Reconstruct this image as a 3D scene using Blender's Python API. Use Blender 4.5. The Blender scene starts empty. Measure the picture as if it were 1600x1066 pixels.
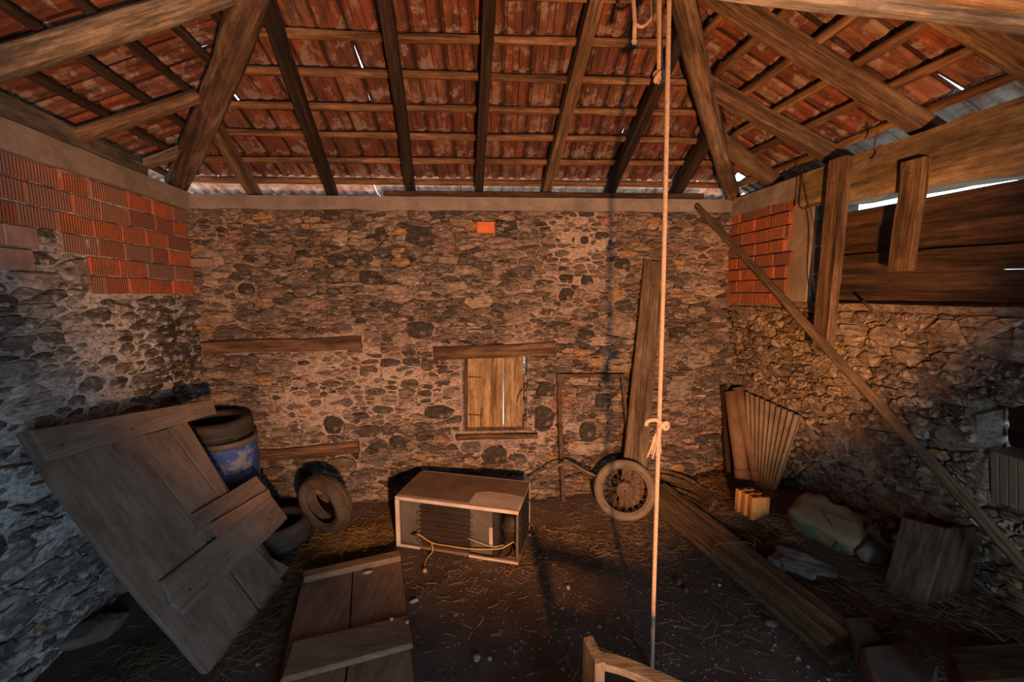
import bpy, bmesh, math, random
import numpy as np
from mathutils import Vector, Matrix, noise as mnoise
R = math.radians
random.seed(7); rng = np.random.default_rng(7)
sc = bpy.context.scene
COL = sc.collection

# ------------------------------------------------------------------ camera, world, lights, exposure
FPX, CX, CY, PITCH, H = 620.0, 800.0, 533.0, R(6.7), 2.2
cd = bpy.data.cameras.new('camera'); cam = bpy.data.objects.new('camera', cd); COL.objects.link(cam)
cd.sensor_width = 36; cd.lens = FPX / 1600 * 36; cd.clip_start = .05
cam.location = (0, 0, H); cam.rotation_euler = (R(90) - PITCH, 0, 0)
sc.camera = cam
sc.view_settings.view_transform = 'Standard'; sc.view_settings.look = 'None'
sc.view_settings.exposure = 0; sc.view_settings.gamma = 1; sc.view_settings.use_curve_mapping = False
w = bpy.data.worlds.new('sky'); sc.world = w; w.use_nodes = True
bg = w.node_tree.nodes['Background']; bg.inputs[0].default_value = (.62, .82, 1, 1); bg.inputs[1].default_value = 5.5

def lamp(name, kind, loc, target, energy, color, **kw):
    d = bpy.data.lights.new(name, kind); d.energy = energy; d.color = color
    for k, v in kw.items(): setattr(d, k, v)
    o = bpy.data.objects.new(name, d); COL.objects.link(o); o.location = loc
    o.rotation_euler = (Vector(target) - Vector(loc)).to_track_quat('-Z', 'Y').to_euler()
    return o
lamp('work_lamp', 'SPOT', (.55, -.5, 1.35), (.12, 3.0, 2.50), 1100, (1, .42, .135), spot_size=R(89), spot_blend=.32, shadow_soft_size=.05)
lamp('added_daylight', 'AREA', (1.5, -2.15, 1.15), (-2.9, 2.1, 1.0), 85, (.60, .80, 1), shape='RECTANGLE', size=1.0, size_y=1.9)  # added area light in place of daylight through an unseen doorway

# ------------------------------------------------------------------ geometry of the view (world points on real planes)
def ray(x, y):
    X = (x - CX) / FPX; Z = -(y - CY) / FPX
    return Vector((X, math.cos(PITCH) + Z * math.sin(PITCH), -math.sin(PITCH) + Z * math.cos(PITCH)))
EYE = Vector((0, 0, H))
def hit(x, y, p, n):
    r = ray(x, y); return EYE + r * ((Vector(p) - EYE).dot(n) / r.dot(n))
def depth_px(p):
    d = Vector(p) - EYE
    return max(.2, d.y * math.cos(PITCH) - d.z * math.sin(PITCH))
def proj(p):
    d = Vector(p) - EYE; f = depth_px(p)
    return (CX + FPX * d.x / f, CY - FPX * (d.z * math.cos(PITCH) + d.y * math.sin(PITCH)) / f)

class Frame:
    """o + u*U + v*V + w*N ; N faces into the room"""
    def __init__(s, o, U, V, N): s.o, s.U, s.V, s.N = Vector(o), Vector(U).normalized(), Vector(V).normalized(), Vector(N).normalized()
    def at(s, u, v, w=0): return s.o + s.U * u + s.V * v + s.N * w
    def px(s, x, y, w=0):
        p = hit(x, y, s.o + s.N * w, s.N) - s.o
        return p.dot(s.U), p.dot(s.V)
    def M(s): return Matrix(((s.U.x, s.V.x, s.N.x, s.o.x), (s.U.y, s.V.y, s.N.y, s.o.y), (s.U.z, s.V.z, s.N.z, s.o.z), (0, 0, 0, 1)))
ZT = 3.126
A = Vector((-3.07, 3.856, 0)); B = Vector((2.19, 4.064, 0))
eb = (B - A).normalized()
FB = Frame(A, eb, (0, 0, 1), (eb.y, -eb.x, 0)); LB = (B - A).length
ld = Vector((.27, -1.6, 0)).normalized()
FL = Frame(A, ld, (0, 0, 1), (-ld.y, ld.x, 0))
rd = Vector((.22, -1.77, 0)).normalized()
FR = Frame(B, rd, (0, 0, 1), (rd.y, -rd.x, 0))
ZS = 2.09                                   # foot of the boarded opening in the right wall
LEAN = .40
_o = B - FR.N * LEAN
FRL = Frame(_o, rd, Vector((0, 0, ZS)) + FR.N * LEAN, (Vector((0, 0, ZS)) + FR.N * LEAN).cross(rd) * -1)
if FRL.N.dot(FR.N) < 0: FRL.N = -FRL.N

def smooth(a, b, x):
    t = min(1, max(0, (x - a) / (b - a))); return t * t * (3 - 2 * t)
def ground(x, y):
    dr = (Vector((x, y, 0)) - B).dot(FR.N)            # distance to the right wall
    h = .48 * smooth(1.0, -.25, dr) * (1 - .55 * smooth(3.35, 4.0, y))
    db = (Vector((x, y, 0)) - A).dot(FB.N)
    h += .10 * smooth(.7, 0, db) * smooth(-.2, 1.6, x)
    h += .05 * smooth(.5, 0, db)
    return h + .025 * mnoise.noise(Vector((x * 1.6, y * 1.6, 0))) + .010 * mnoise.noise(Vector((x * 7, y * 7, 3)))
def gp(x, y):
    p = hit(x, y, (0, 0, 0), Vector((0, 0, 1)))
    for _ in range(8): p = hit(x, y, (0, 0, ground(p.x, p.y)), Vector((0, 0, 1)))
    return p

# ------------------------------------------------------------------ materials
def new_mat(name, rough=.9, metal=0):
    m = bpy.data.materials.new(name); m.use_nodes = True
    b = m.node_tree.nodes['Principled BSDF']; b.inputs['Roughness'].default_value = rough; b.inputs['Metallic'].default_value = metal
    b.inputs['Specular IOR Level'].default_value = .25
    return m, m.node_tree.nodes, m.node_tree.links, b
def noise(ns, ls, vec, scale, detail=6, rough=.6):
    t = ns.new('ShaderNodeTexNoise'); t.inputs['Scale'].default_value = scale; t.inputs['Detail'].default_value = detail; t.inputs['Roughness'].default_value = rough
    if vec is not None: ls.new(vec, t.inputs['Vector'])
    return t.outputs['Fac']
def ramp(ns, ls, fac, stops):
    r = ns.new('ShaderNodeValToRGB'); e = r.color_ramp.elements
    while len(e) < len(stops): e.new(.5)
    for q, (p, c) in zip(e, stops): q.position = p; q.color = (*c, 1) if len(c) == 3 else c
    ls.new(fac, r.inputs[0]); return r.outputs[0]
def mix(ns, ls, fac, a, b, mode='MIX'):
    m = ns.new('ShaderNodeMix'); m.data_type = 'RGBA'; m.blend_type = mode
    for sock, v in ((m.inputs[0], fac), (m.inputs[6], a), (m.inputs[7], b)):
        if hasattr(v, 'links'): ls.new(v, sock)
        else: sock.default_value = v if isinstance(v, (int, float)) else (*v, 1)
    return m.outputs[2]
def bump(ns, ls, b, h, strength, dist=.01):
    n = ns.new('ShaderNodeBump'); n.inputs['Strength'].default_value = strength; n.inputs['Distance'].default_value = dist
    ls.new(h, n.inputs['Height']); ls.new(n.outputs[0], b.inputs['Normal'])
def coords(ns, ls, scale=(1, 1, 1), rand=True):
    t = ns.new('ShaderNodeTexCoord'); mp = ns.new('ShaderNodeMapping'); mp.inputs['Scale'].default_value = scale
    ls.new(t.outputs['Object'], mp.inputs['Vector'])
    oi = ns.new('ShaderNodeObjectInfo')
    if rand:
        mu = ns.new('ShaderNodeMath'); mu.operation = 'MULTIPLY'; mu.inputs[1].default_value = 37
        ls.new(oi.outputs['Random'], mu.inputs[0]); cb = ns.new('ShaderNodeCombineXYZ')
        for i in range(3): ls.new(mu.outputs[0], cb.inputs[i])
        ls.new(cb.outputs[0], mp.inputs['Location'])
    return mp.outputs[0], oi.outputs['Random']
def wood(name, dark, mid, light, rough=.85, grain=22, stain=None):
    m, ns, ls, b = new_mat(name, rough)
    v, rnd = coords(ns, ls, (1.1, grain * 1.8, grain * 1.8)); vf, _ = coords(ns, ls, (3.5, grain * 7, grain * 7)); v2, _ = coords(ns, ls, (1.6, 5, 5))
    g = noise(ns, ls, v, 1.0, 6, .6); f = noise(ns, ls, vf, 1.0, 5, .7)
    mm = ns.new('ShaderNodeMath'); mm.operation = 'MULTIPLY_ADD'; mm.inputs[1].default_value = .45; ls.new(f, mm.inputs[0])
    m2 = ns.new('ShaderNodeMath'); m2.operation = 'MULTIPLY'; m2.inputs[1].default_value = .55; ls.new(g, m2.inputs[0]); ls.new(m2.outputs[0], mm.inputs[2])
    h = mm.outputs[0]
    c = ramp(ns, ls, h, [(.36, tuple(x * .45 for x in dark)), (.43, dark), (.51, mid), (.62, light)])
    s = noise(ns, ls, v2, 1.3, 7, .7)
    c = mix(ns, ls, ramp(ns, ls, s, [(.44, (0, 0, 0)), (.62, (.7, .7, .7))]), c, stain or dark)
    c = mix(ns, ls, 1.0, c, ramp(ns, ls, noise(ns, ls, v2, 6, 6, .75), [(.3, (.55, .55, .55)), (.65, (1.15, 1.15, 1.15))]), 'MULTIPLY')
    ls.new(c, b.inputs['Base Color']); bump(ns, ls, b, h, .9, .012)
    return m
def plain(name, c1, c2, scale=6, rough=.8, metal=0, bm=.3, detail=7, lo=.35, hi=.65, rand=True):
    m, ns, ls, b = new_mat(name, rough, metal)
    v, rnd = coords(ns, ls, rand=rand)
    g = noise(ns, ls, v, scale, detail, .65)
    ls.new(ramp(ns, ls, g, [(lo, c1), (hi, c2)]), b.inputs['Base Color'])
    if bm: bump(ns, ls, b, noise(ns, ls, v, scale * 4, 6, .7), bm, .012)
    return m
def stone_mat(name, soil, patch, pth=.56):
    """cleaved schist: layered streaks, dark cleavage lines, pale lime smears"""
    m, ns, ls, b = new_mat(name, .95)
    a = ns.new('ShaderNodeAttribute'); a.attribute_name = 'Col'
    v, _ = coords(ns, ls, (5, 42, 10)); v2, _ = coords(ns, ls, (1, 2.2, 1), rand=False); v3, _ = coords(ns, ls, (9, 16, 9))
    g = noise(ns, ls, v, 1.0, 5, .65); k = noise(ns, ls, v3, 2.2, 7, .75)
    c = mix(ns, ls, ramp(ns, ls, g, [(.36, (0, 0, 0)), (.46, (.85, .85, .85)), (.6, (1, 1, 1))]), soil, a.outputs['Color'])
    c = mix(ns, ls, 1.0, c, ramp(ns, ls, k, [(.34, (.34, .33, .32)), (.5, (.92, .92, .92)), (.68, (1.6, 1.5, 1.4))]), 'MULTIPLY')
    p = ramp(ns, ls, noise(ns, ls, v2, 7, 8, .78), [(pth, (0, 0, 0)), (pth + .08, (.8, .8, .8))])
    c = mix(ns, ls, p, c, patch)
    ls.new(c, b.inputs['Base Color'])
    ad = ns.new('ShaderNodeMath'); ad.operation = 'ADD'; ls.new(g, ad.inputs[0]); ls.new(k, ad.inputs[1])
    bump(ns, ls, b, ad.outputs[0], 1.0, .022)
    return m
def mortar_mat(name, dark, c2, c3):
    """pale lime mortar where there is plenty, crevice shade painted dark, with crumbs, elsewhere"""
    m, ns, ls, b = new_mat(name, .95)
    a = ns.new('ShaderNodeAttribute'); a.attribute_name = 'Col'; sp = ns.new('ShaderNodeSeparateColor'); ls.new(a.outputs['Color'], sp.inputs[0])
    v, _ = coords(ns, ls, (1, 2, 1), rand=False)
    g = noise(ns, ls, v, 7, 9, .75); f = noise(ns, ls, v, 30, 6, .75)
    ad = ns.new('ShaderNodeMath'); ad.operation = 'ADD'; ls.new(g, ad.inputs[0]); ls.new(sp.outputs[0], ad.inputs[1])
    c = ramp(ns, ls, ad.outputs[0], [(.46, dark), (.56, c2), (.95, c3)])  # dark stop puts crevice shade into the colour of recessed mortar
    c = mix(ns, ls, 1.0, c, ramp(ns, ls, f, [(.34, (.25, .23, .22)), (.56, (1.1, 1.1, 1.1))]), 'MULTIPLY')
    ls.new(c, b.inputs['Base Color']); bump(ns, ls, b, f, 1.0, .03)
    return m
M = {}
M['stone'] = stone_mat('schist_stone', (.06, .045, .036), (.46, .36, .29))
M['stone_l'] = stone_mat('schist_stone_limed', (.06, .056, .054), (.56, .56, .55), .53)
M['stone_r'] = stone_mat('schist_stone_rubble', (.06, .042, .03), (.46, .35, .26), .53)
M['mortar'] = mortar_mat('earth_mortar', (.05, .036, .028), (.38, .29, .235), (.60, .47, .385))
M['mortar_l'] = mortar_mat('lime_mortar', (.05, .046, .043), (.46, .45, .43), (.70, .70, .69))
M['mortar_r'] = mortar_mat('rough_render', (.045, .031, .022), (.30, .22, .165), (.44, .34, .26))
M['concrete'] = plain('concrete', (.15, .125, .11), (.27, .23, .20), 4, .95, bm=.6)
M['beam_ochre'] = wood('ochre_board', (.11, .075, .04), (.22, .155, .085), (.30, .22, .13), grain=5)
def brick_mat(name='hollow_clay_brick', dust=(.15, .085, .062), lo=.44):
    m, ns, ls, b = new_mat(name, .9)
    v, rnd = coords(ns, ls); 
    base = ramp(ns, ls, rnd, [(0, (.30, .085, .036)), (.35, (.42, .115, .042)), (.6, (.23, .075, .042)), (.85, (.17, .075, .052)), (1, (.36, .10, .04))])
    c = mix(ns, ls, ramp(ns, ls, noise(ns, ls, v, 9, 7, .7), [(lo, (0, 0, 0)), (lo + .2, (.85, .85, .85))]), base, dust)
    ls.new(c, b.inputs['Base Color'])
    wv = ns.new('ShaderNodeTexWave'); wv.inputs['Scale'].default_value = 16; wv.inputs['Distortion'].default_value = .6; wv.inputs['Detail'].default_value = 1
    t = ns.new('ShaderNodeTexCoord'); ls.new(t.outputs['Object'], wv.inputs['Vector'])
    bump(ns, ls, b, wv.outputs['Fac'], .45, .010); return m
M['brick'] = brick_mat(); M['brick_dusty'] = brick_mat('dusty_hollow_brick', (.17, .115, .10), .30)
M['brick_dull'] = plain('clay_brick_plastered', (.20, .13, .11), (.34, .24, .21), 7, .95)
def tile_mat():
    m, ns, ls, b = new_mat('clay_roof_tile', .85)
    v, rnd = coords(ns, ls, (10, 2.2, 4)); v4, _ = coords(ns, ls, (6, 6, 6)); vr, _ = coords(ns, ls, rand=False)
    base = ramp(ns, ls, rnd, [(0, (.125, .036, .019)), (.3, (.18, .052, .025)), (.55, (.09, .03, .02)), (.8, (.15, .06, .037)), (1, (.20, .092, .058))])
    c = mix(ns, ls, ramp(ns, ls, noise(ns, ls, v, 2.3, 6, .7), [(.44, (0, 0, 0)), (.62, (.9, .9, .9))]), base, (.045, .024, .018))
    n1 = noise(ns, ls, v4, 1.4, 8, .72); sx = ns.new('ShaderNodeSeparateXYZ'); ls.new(vr, sx.inputs[0])
    sy = ns.new('ShaderNodeMath'); sy.operation = 'MULTIPLY_ADD'; sy.inputs[1].default_value = -.45; ls.new(sx.outputs[1], sy.inputs[0]); ls.new(n1, sy.inputs[2])
    c = mix(ns, ls, ramp(ns, ls, sy.outputs[0], [(.53, (0, 0, 0)), (.59, (.8, .8, .8))]), c, (.21, .155, .13))
    ab = ns.new('ShaderNodeMath'); ab.operation = 'ABSOLUTE'; ls.new(sx.outputs[0], ab.inputs[0])
    c = mix(ns, ls, 1.0, c, ramp(ns, ls, ab.outputs[0], [(.0, (1, 1, 1)), (.086, (1, 1, 1)), (.098, (.3, .28, .27)), (.2, (.25, .24, .23))]), 'MULTIPLY')
    ls.new(c, b.inputs['Base Color']); bump(ns, ls, b, noise(ns, ls, v, 3, 6, .7), .6, .01); return m
M['tile'] = tile_mat()
M['log'] = wood('weathered_log', (.05, .03, .019), (.14, .088, .055), (.25, .168, .11), grain=6)
M['log_pale'] = wood('pale_log', (.10, .078, .056), (.26, .205, .15), (.40, .325, .245), grain=6, stain=(.09, .065, .045))
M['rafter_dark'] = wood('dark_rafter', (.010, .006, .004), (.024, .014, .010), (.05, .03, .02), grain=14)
M['rafter'] = wood('brown_rafter', (.06, .036, .02), (.14, .085, .048), (.22, .145, .085), grain=12)
M['batten'] = wood('batten_wood', (.08, .042, .022), (.20, .108, .056), (.31, .185, .105), grain=12)
M['batten_shaded'] = wood('shaded_batten_wood', (.018, .011, .008), (.045, .028, .019), (.08, .05, .034), grain=12)  # darker batten copy; the left slope's shade is put into its colour
M['grey_beam'] = wood('grey_beam', (.05, .043, .038), (.11, .097, .088), (.18, .16, .145), grain=8)
M['board_dark'] = wood('dark_board', (.028, .015, .009), (.07, .038, .021), (.12, .07, .04), grain=9)
M['board'] = wood('old_board', (.07, .045, .025), (.16, .105, .06), (.25, .17, .10), grain=12)
M['shutter'] = wood('shutter_board', (.17, .10, .045), (.36, .235, .115), (.48, .33, .18), grain=9, stain=(.13, .08, .04))
M['lintel'] = wood('lintel_wood', (.05, .028, .015), (.14, .08, .04), (.23, .14, .075), grain=10)
def dusty(name, c1, c2, c3):
    m, ns, ls, b = new_mat(name, .95)
    v, rnd = coords(ns, ls, (1.5, 3.5, 3.5)); vg, _ = coords(ns, ls, (3, 60, 60)); vs_, _ = coords(ns, ls)
    g = noise(ns, ls, v, 1.6, 8, .72); f = noise(ns, ls, vg, 1, 5, .6); sp = noise(ns, ls, vs_, 45, 4, .7)
    c = ramp(ns, ls, g, [(.32, c1), (.5, c2), (.68, c3)])
    c = mix(ns, ls, 1.0, c, ramp(ns, ls, f, [(.3, (.72, .71, .70)), (.55, (1.05, 1.05, 1.05))]), 'MULTIPLY')
    c = mix(ns, ls, ramp(ns, ls, sp, [(.66, (0, 0, 0)), (.75, (.5, .5, .5))]), c, tuple(x * 1.9 for x in c3))
    ls.new(c, b.inputs['Base Color']); bump(ns, ls, b, g, .35, .02); return m
M['door_wood'] = dusty('dusty_door_board', (.08, .06, .046), (.14, .108, .086), (.19, .152, .124))
M['door_floor'] = dusty('dusty_floor_board', (.11, .068, .043), (.18, .118, .078), (.235, .165, .113))
M['chair_wood'] = wood('pale_chair_wood', (.065, .056, .05), (.11, .096, .086), (.155, .136, .122), grain=8, stain=(.075, .064, .056))
M['rubber'] = plain('dusty_rubber', (.020, .018, .017), (.055, .047, .042), 5, .75, bm=.15)
M['rubber_half'] = plain('dusty_brown_rubber', (.028, .023, .019), (.085, .064, .046), 5, .9, bm=.2)
M['rubber_dust'] = plain('earth_caked_rubber', (.12, .09, .062), (.22, .165, .115), 9, .95, bm=.3)
M['rust'] = plain('rusty_steel', (.05, .03, .022), (.13, .075, .05), 12, .75, .3)
M['rim'] = plain('rusted_rim', (.11, .075, .05), (.22, .15, .10), 10, .7, .3)
M['plastic_blue'] = plain('blue_plastic', (.02, .06, .24), (.15, .165, .22), 7, .65, bm=.1, lo=.49, hi=.57)
M['white_metal'] = plain('white_enamel', (.34, .27, .22), (.55, .48, .43), 5, .55, bm=.05)
M['fridge_dirty'] = plain('dirty_enamel', (.13, .085, .062), (.20, .14, .105), 5, .9, bm=.2)
M['fridge_back'] = plain('galvanised_back', (.085, .072, .060), (.125, .107, .09), 8, .6, .2, bm=.05)
M['black'] = plain('black_paint', (.012, .010, .009), (.03, .025, .022), 8, .6, bm=.1)
M['coil'] = plain('coil_wire', (.045, .025, .018), (.10, .055, .038), 20, .6, .3, bm=0)
M['wire_yellow'] = plain('ochre_cable', (.36, .20, .06), (.46, .28, .10), 9, .6, bm=0)
M['wire_grey'] = plain('grey_cable', (.25, .27, .24), (.35, .37, .33), 9, .6, bm=0)
M['rope'] = plain('hemp_rope', (.29, .20, .155), (.42, .31, .245), 60, .95, bm=.6)
M['straw'] = plain('straw', (.13, .075, .032), (.36, .22, .09), 3, .9, bm=0)
M['straw_shaded'] = plain('shaded_straw', (.06, .038, .02), (.17, .11, .055), 3, .9, bm=0)  # darker straw copy; shade of the dim floor is put into its colour
M['pale'] = plain('pale_chip', (.22, .19, .165), (.36, .32, .285), 14, .9)
M['fibro'] = plain('fibre_cement', (.12, .09, .062), (.23, .175, .125), 5, .95)
M['pipe'] = plain('clay_pipe', (.13, .072, .038), (.22, .125, .068), 6, .9)
M['brick_red'] = plain('single_clay_brick', (.52, .13, .035), (.66, .19, .055), 8, .85)
M['brick_hot'] = plain('new_clay_brick', (.52, .22, .055), (.66, .32, .09), 8, .85)
def sack_mat():
    m, ns, ls, b = new_mat('woven_sack', .8)
    t = ns.new('ShaderNodeTexCoord'); s = ns.new('ShaderNodeSeparateXYZ'); ls.new(t.outputs['Generated'], s.inputs[0])
    n = noise(ns, ls, t.outputs['Object'], 6, 6, .6)
    a = ns.new('ShaderNodeMath'); a.operation = 'MULTIPLY_ADD'; a.inputs[1].default_value = .25; ls.new(n, a.inputs[0]); ls.new(s.outputs[1], a.inputs[2])
    ls.new(ramp(ns, ls, a.outputs[0], [(.02, (.025, .065, .042)), (.12, (.06, .09, .052)), (.18, (.17, .125, .072)), (1, (.19, .14, .085))]), b.inputs['Base Color'])
    bump(ns, ls, b, n, .4, .02); return m
M['sack'] = sack_mat()
M['bag'] = plain('grey_rag', (.06, .055, .05), (.15, .135, .12), 5, .8)
M['plywood'] = wood('plywood', (.055, .034, .021), (.095, .06, .037), (.135, .09, .056), grain=5)
M['carton'] = plain('tan_block', (.17, .12, .08), (.25, .18, .125), 5, .9)
M['slab'] = plain('dark_slab', (.065, .055, .048), (.12, .10, .09), 5, .9)
def dirt_mat():
    m, ns, ls, b = new_mat('earth_floor', 1)
    v, _ = coords(ns, ls, rand=False)
    g = noise(ns, ls, v, 2.2, 9, .7); f = noise(ns, ls, v, 28, 7, .75)
    c = ramp(ns, ls, g, [(.3, (.065, .047, .038)), (.55, (.115, .082, .065)), (.75, (.17, .125, .098))])
    c = mix(ns, ls, ramp(ns, ls, f, [(.58, (0, 0, 0)), (.74, (.6, .6, .6))]), c, (.23, .16, .105))
    ls.new(c, b.inputs['Base Color']); bump(ns, ls, b, f, 1, .03); return m
M['dirt'] = dirt_mat()
M['grass'] = plain('outside_ground', (.34, .31, .25), (.48, .45, .38), 2, 1)

# ------------------------------------------------------------------ object helpers
WM = {}
def reg(o, mw, parent):
    WM[o.name] = mw.copy(); COL.objects.link(o)
    if parent is not None:
        o.parent = parent; o.matrix_basis = WM[parent.name].inverted() @ mw
    else: o.matrix_basis = mw
    return o
def tag(o, label=None, cat=None, group=None, kind=None):
    for k, v in (('label', label), ('category', cat), ('group', group), ('kind', kind)):
        if v: o[k] = v
    return o
def root(name, loc, label=None, cat=None, group=None, kind=None, mw=None):
    o = bpy.data.objects.new(name, None); o.empty_display_size = .1
    reg(o, mw if mw is not None else Matrix.Translation(Vector(loc)), None)
    return tag(o, label, cat, group, kind)
def mesh_obj(name, verts, faces, mat, parent=None, mw=None, smooth_=False, cols=None):
    me = bpy.data.meshes.new(name); me.from_pydata([tuple(v) for v in verts], [], faces)
    if smooth_: me.polygons.foreach_set('use_smooth', [True] * len(me.polygons))
    if cols is not None:
        at = me.color_attributes.new('Col', 'FLOAT_COLOR', 'POINT'); at.data.foreach_set('color', np.asarray(cols, dtype=np.float32).ravel())
    me.materials.append(mat); me.update()
    o = bpy.data.objects.new(name, me)
    return reg(o, mw if mw is not None else Matrix.Identity(4), parent)
def from_bm(name, bm, mat, parent=None, mw=None, smooth_=False):
    bmesh.ops.recalc_face_normals(bm, faces=bm.faces)
    me = bpy.data.meshes.new(name); bm.to_mesh(me); bm.free()
    if smooth_: me.polygons.foreach_set('use_smooth', [True] * len(me.polygons))
    me.materials.append(mat); o = bpy.data.objects.new(name, me)
    return reg(o, mw if mw is not None else Matrix.Identity(4), parent)
def basis(x, zhint, o):
    x = Vector(x).normalized(); z = Vector(zhint); z = (z - x * z.dot(x))
    if z.length < 1e-5: z = x.orthogonal()
    z.normalize(); y = z.cross(x)
    return Matrix(((x.x, y.x, z.x, o.x), (x.y, y.y, z.y, o.y), (x.z, y.z, z.z, o.z), (0, 0, 0, 1)))
_seed = [0]
def board(name, p0, p1, width, thick, face, mat, parent=None, wob=.004, taper=1.0, segs=10, endcut=0.0, bev=.006, width2=None):
    """a sawn board: X runs along it, Z is its face normal, rough edges and slightly bowed"""
    p0, p1 = Vector(p0), Vector(p1); L = (p1 - p0).length; mw = basis(p1 - p0, face, p0)
    _seed[0] += 1; sd = _seed[0] * 3.17
    vs, fs = [], []; b = min(bev, thick * .3, width * .2)
    hw, ht = width / 2, thick / 2
    ring = [(-hw + b, -ht), (hw - b, -ht), (hw, -ht + b), (hw, ht - b), (hw - b, ht), (-hw + b, ht), (-hw, ht - b), (-hw, -ht + b)]
    k2 = (width2 / width) if width2 else taper
    for i in range(segs + 1):
        t = i / segs; s = 1 + (k2 - 1) * t
        oy = wob * 2 * mnoise.noise(Vector((t * 2.3, sd, 0))); oz = wob * mnoise.noise(Vector((t * 2, sd, 9)))
        for (y, z) in ring:
            e = wob * mnoise.noise(Vector((t * L * 5, sd + (3 if y > 0 else 7), z * 4)))
            x = t * L + (endcut * (y / hw) if i in (0, segs) else 0) + (wob * 1.5 * mnoise.noise(Vector((y * 30, sd, 4))) if i in (0, segs) else 0)
            vs.append((x, y * s + oy + (e if y > 0 else -e), z + oz))
    n = 8
    for i in range(segs):
        for j in range(n): fs.append((i * n + j, (i + 1) * n + j, (i + 1) * n + (j + 1) % n, i * n + (j + 1) % n)[::-1])
    fs.append(tuple(range(n))[::1]); fs.append(tuple(segs * n + j for j in range(n))[::-1])
    bm = bmesh.new()
    vv = [bm.verts.new(v) for v in vs]
    for f in fs: bm.faces.new([vv[i] for i in f])
    return from_bm(name, bm, mat, parent, mw)
def log(name, p0, p1, r0, r1, mat, parent=None, wob=.12, sides=12, segs=16, bow=.02, knots=0):
    p0, p1 = Vector(p0), Vector(p1); L = (p1 - p0).length; mw = basis(p1 - p0, (0, 0, 1), p0)
    _seed[0] += 1; sd = _seed[0] * 5.31
    bm = bmesh.new(); rings = []
    kn = [(random.random(), random.random() * 6.28) for _ in range(knots)]
    for i in range(segs + 1):
        t = i / segs; r = r0 + (r1 - r0) * t
        oy = bow * L * mnoise.noise(Vector((t * 2.2, sd, 0))); oz = bow * L * mnoise.noise(Vector((t * 2.2, sd, 8)))
        rg = []
        for j in range(sides):
            a = j / sides * 2 * math.pi
            rr = r * (1 + wob * mnoise.noise(Vector((math.cos(a) * 1.3 + sd, math.sin(a) * 1.3, t * L * 2.2))) + wob * .4 * mnoise.noise(Vector((math.cos(a) * 4 + sd, math.sin(a) * 4, t * L * 6))))
            for kt, ka in kn:
                d = ((t - kt) * L / (r * 1.1)) ** 2 + ((math.atan2(math.sin(a - ka), math.cos(a - ka))) / .6) ** 2
                rr += r * .22 * math.exp(-d)
            rg.append(bm.verts.new((t * L, oy + rr * math.cos(a), oz + rr * math.sin(a))))
        rings.append(rg)
    for a, b in zip(rings, rings[1:]):
        for j in range(sides): bm.faces.new((a[j], a[(j + 1) % sides], b[(j + 1) % sides], b[j]))
    bm.faces.new(rings[0]); bm.faces.new(rings[-1])
    return from_bm(name, bm, mat, parent, mw, True)
def tube_bm(bm, pts, r, sides=8, closed=False, cap=True):
    pts = [Vector(p) for p in pts]; n = len(pts); rings = []; up = None
    for i in range(n):
        a = pts[(i - 1) % n] if (closed or i > 0) else pts[i]; b = pts[(i + 1) % n] if (closed or i < n - 1) else pts[i]
        d = (b - a).normalized()
        if up is None: up = d.orthogonal()
        up = (up - d * up.dot(d)).normalized(); s = d.cross(up); rr = r[i] if isinstance(r, (list, tuple)) else r
        rings.append([bm.verts.new(pts[i] + (up * math.cos(k / sides * 6.28318) + s * math.sin(k / sides * 6.28318)) * rr) for k in range(sides)])
    for i in range(n if closed else n - 1):
        a, b = rings[i], rings[(i + 1) % n]
        for k in range(sides): bm.faces.new((a[k], a[(k + 1) % sides], b[(k + 1) % sides], b[k]))
    if cap and not closed: bm.faces.new(rings[0]); bm.faces.new(rings[-1])
def tube(name, pts, r, mat, parent=None, sides=8, closed=False):
    bm = bmesh.new(); tube_bm(bm, pts, r, sides, closed)
    o = Vector(pts[0]); bmesh.ops.translate(bm, verts=bm.verts, vec=-o)
    return from_bm(name, bm, mat, parent, Matrix.Translation(o), True)
def curve_pts(pts, n=24):
    """Catmull-Rom through the points"""
    P = [Vector(p) for p in pts]; P = [P[0] * 2 - P[1]] + P + [P[-1] * 2 - P[-2]]; out = []
    for i in range(1, len(P) - 2):
        for k in range(n // (len(P) - 3) + 1):
            t = k / (n // (len(P) - 3) + 1); a, b, c, d = P[i - 1:i + 3]
            out.append(.5 * ((2 * b) + (c - a) * t + (2 * a - 5 * b + 4 * c - d) * t * t + (3 * b - a - 3 * c + d) * t ** 3))
    out.append(P[-2]); return out
def lathe_bm(bm, prof, n=32, closed=False):
    rings = [[bm.verts.new((r * math.cos(k / n * 6.28318), r * math.sin(k / n * 6.28318), z)) for k in range(n)] for r, z in prof]
    m = len(rings)
    for i in range(m if closed else m - 1):
        a, b = rings[i], rings[(i + 1) % m]
        for k in range(n): bm.faces.new((a[k], a[(k + 1) % n], b[(k + 1) % n], b[k]))
    if not closed: bm.faces.new(rings[0]); bm.faces.new(rings[-1])
def lathe(name, prof, mat, parent, mw, n=32, closed=False):
    bm = bmesh.new(); lathe_bm(bm, prof, n, closed); return from_bm(name, bm, mat, parent, mw, True)
def axis_mw(loc, axis, xh=(1, 0, 0)):
    z = Vector(axis).normalized(); x = Vector(xh); x = (x - z * x.dot(z)).normalized(); y = z.cross(x); o = Vector(loc)
    return Matrix(((x.x, y.x, z.x, o.x), (x.y, y.y, z.y, o.y), (x.z, y.z, z.z, o.z), (0, 0, 0, 1)))
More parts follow.
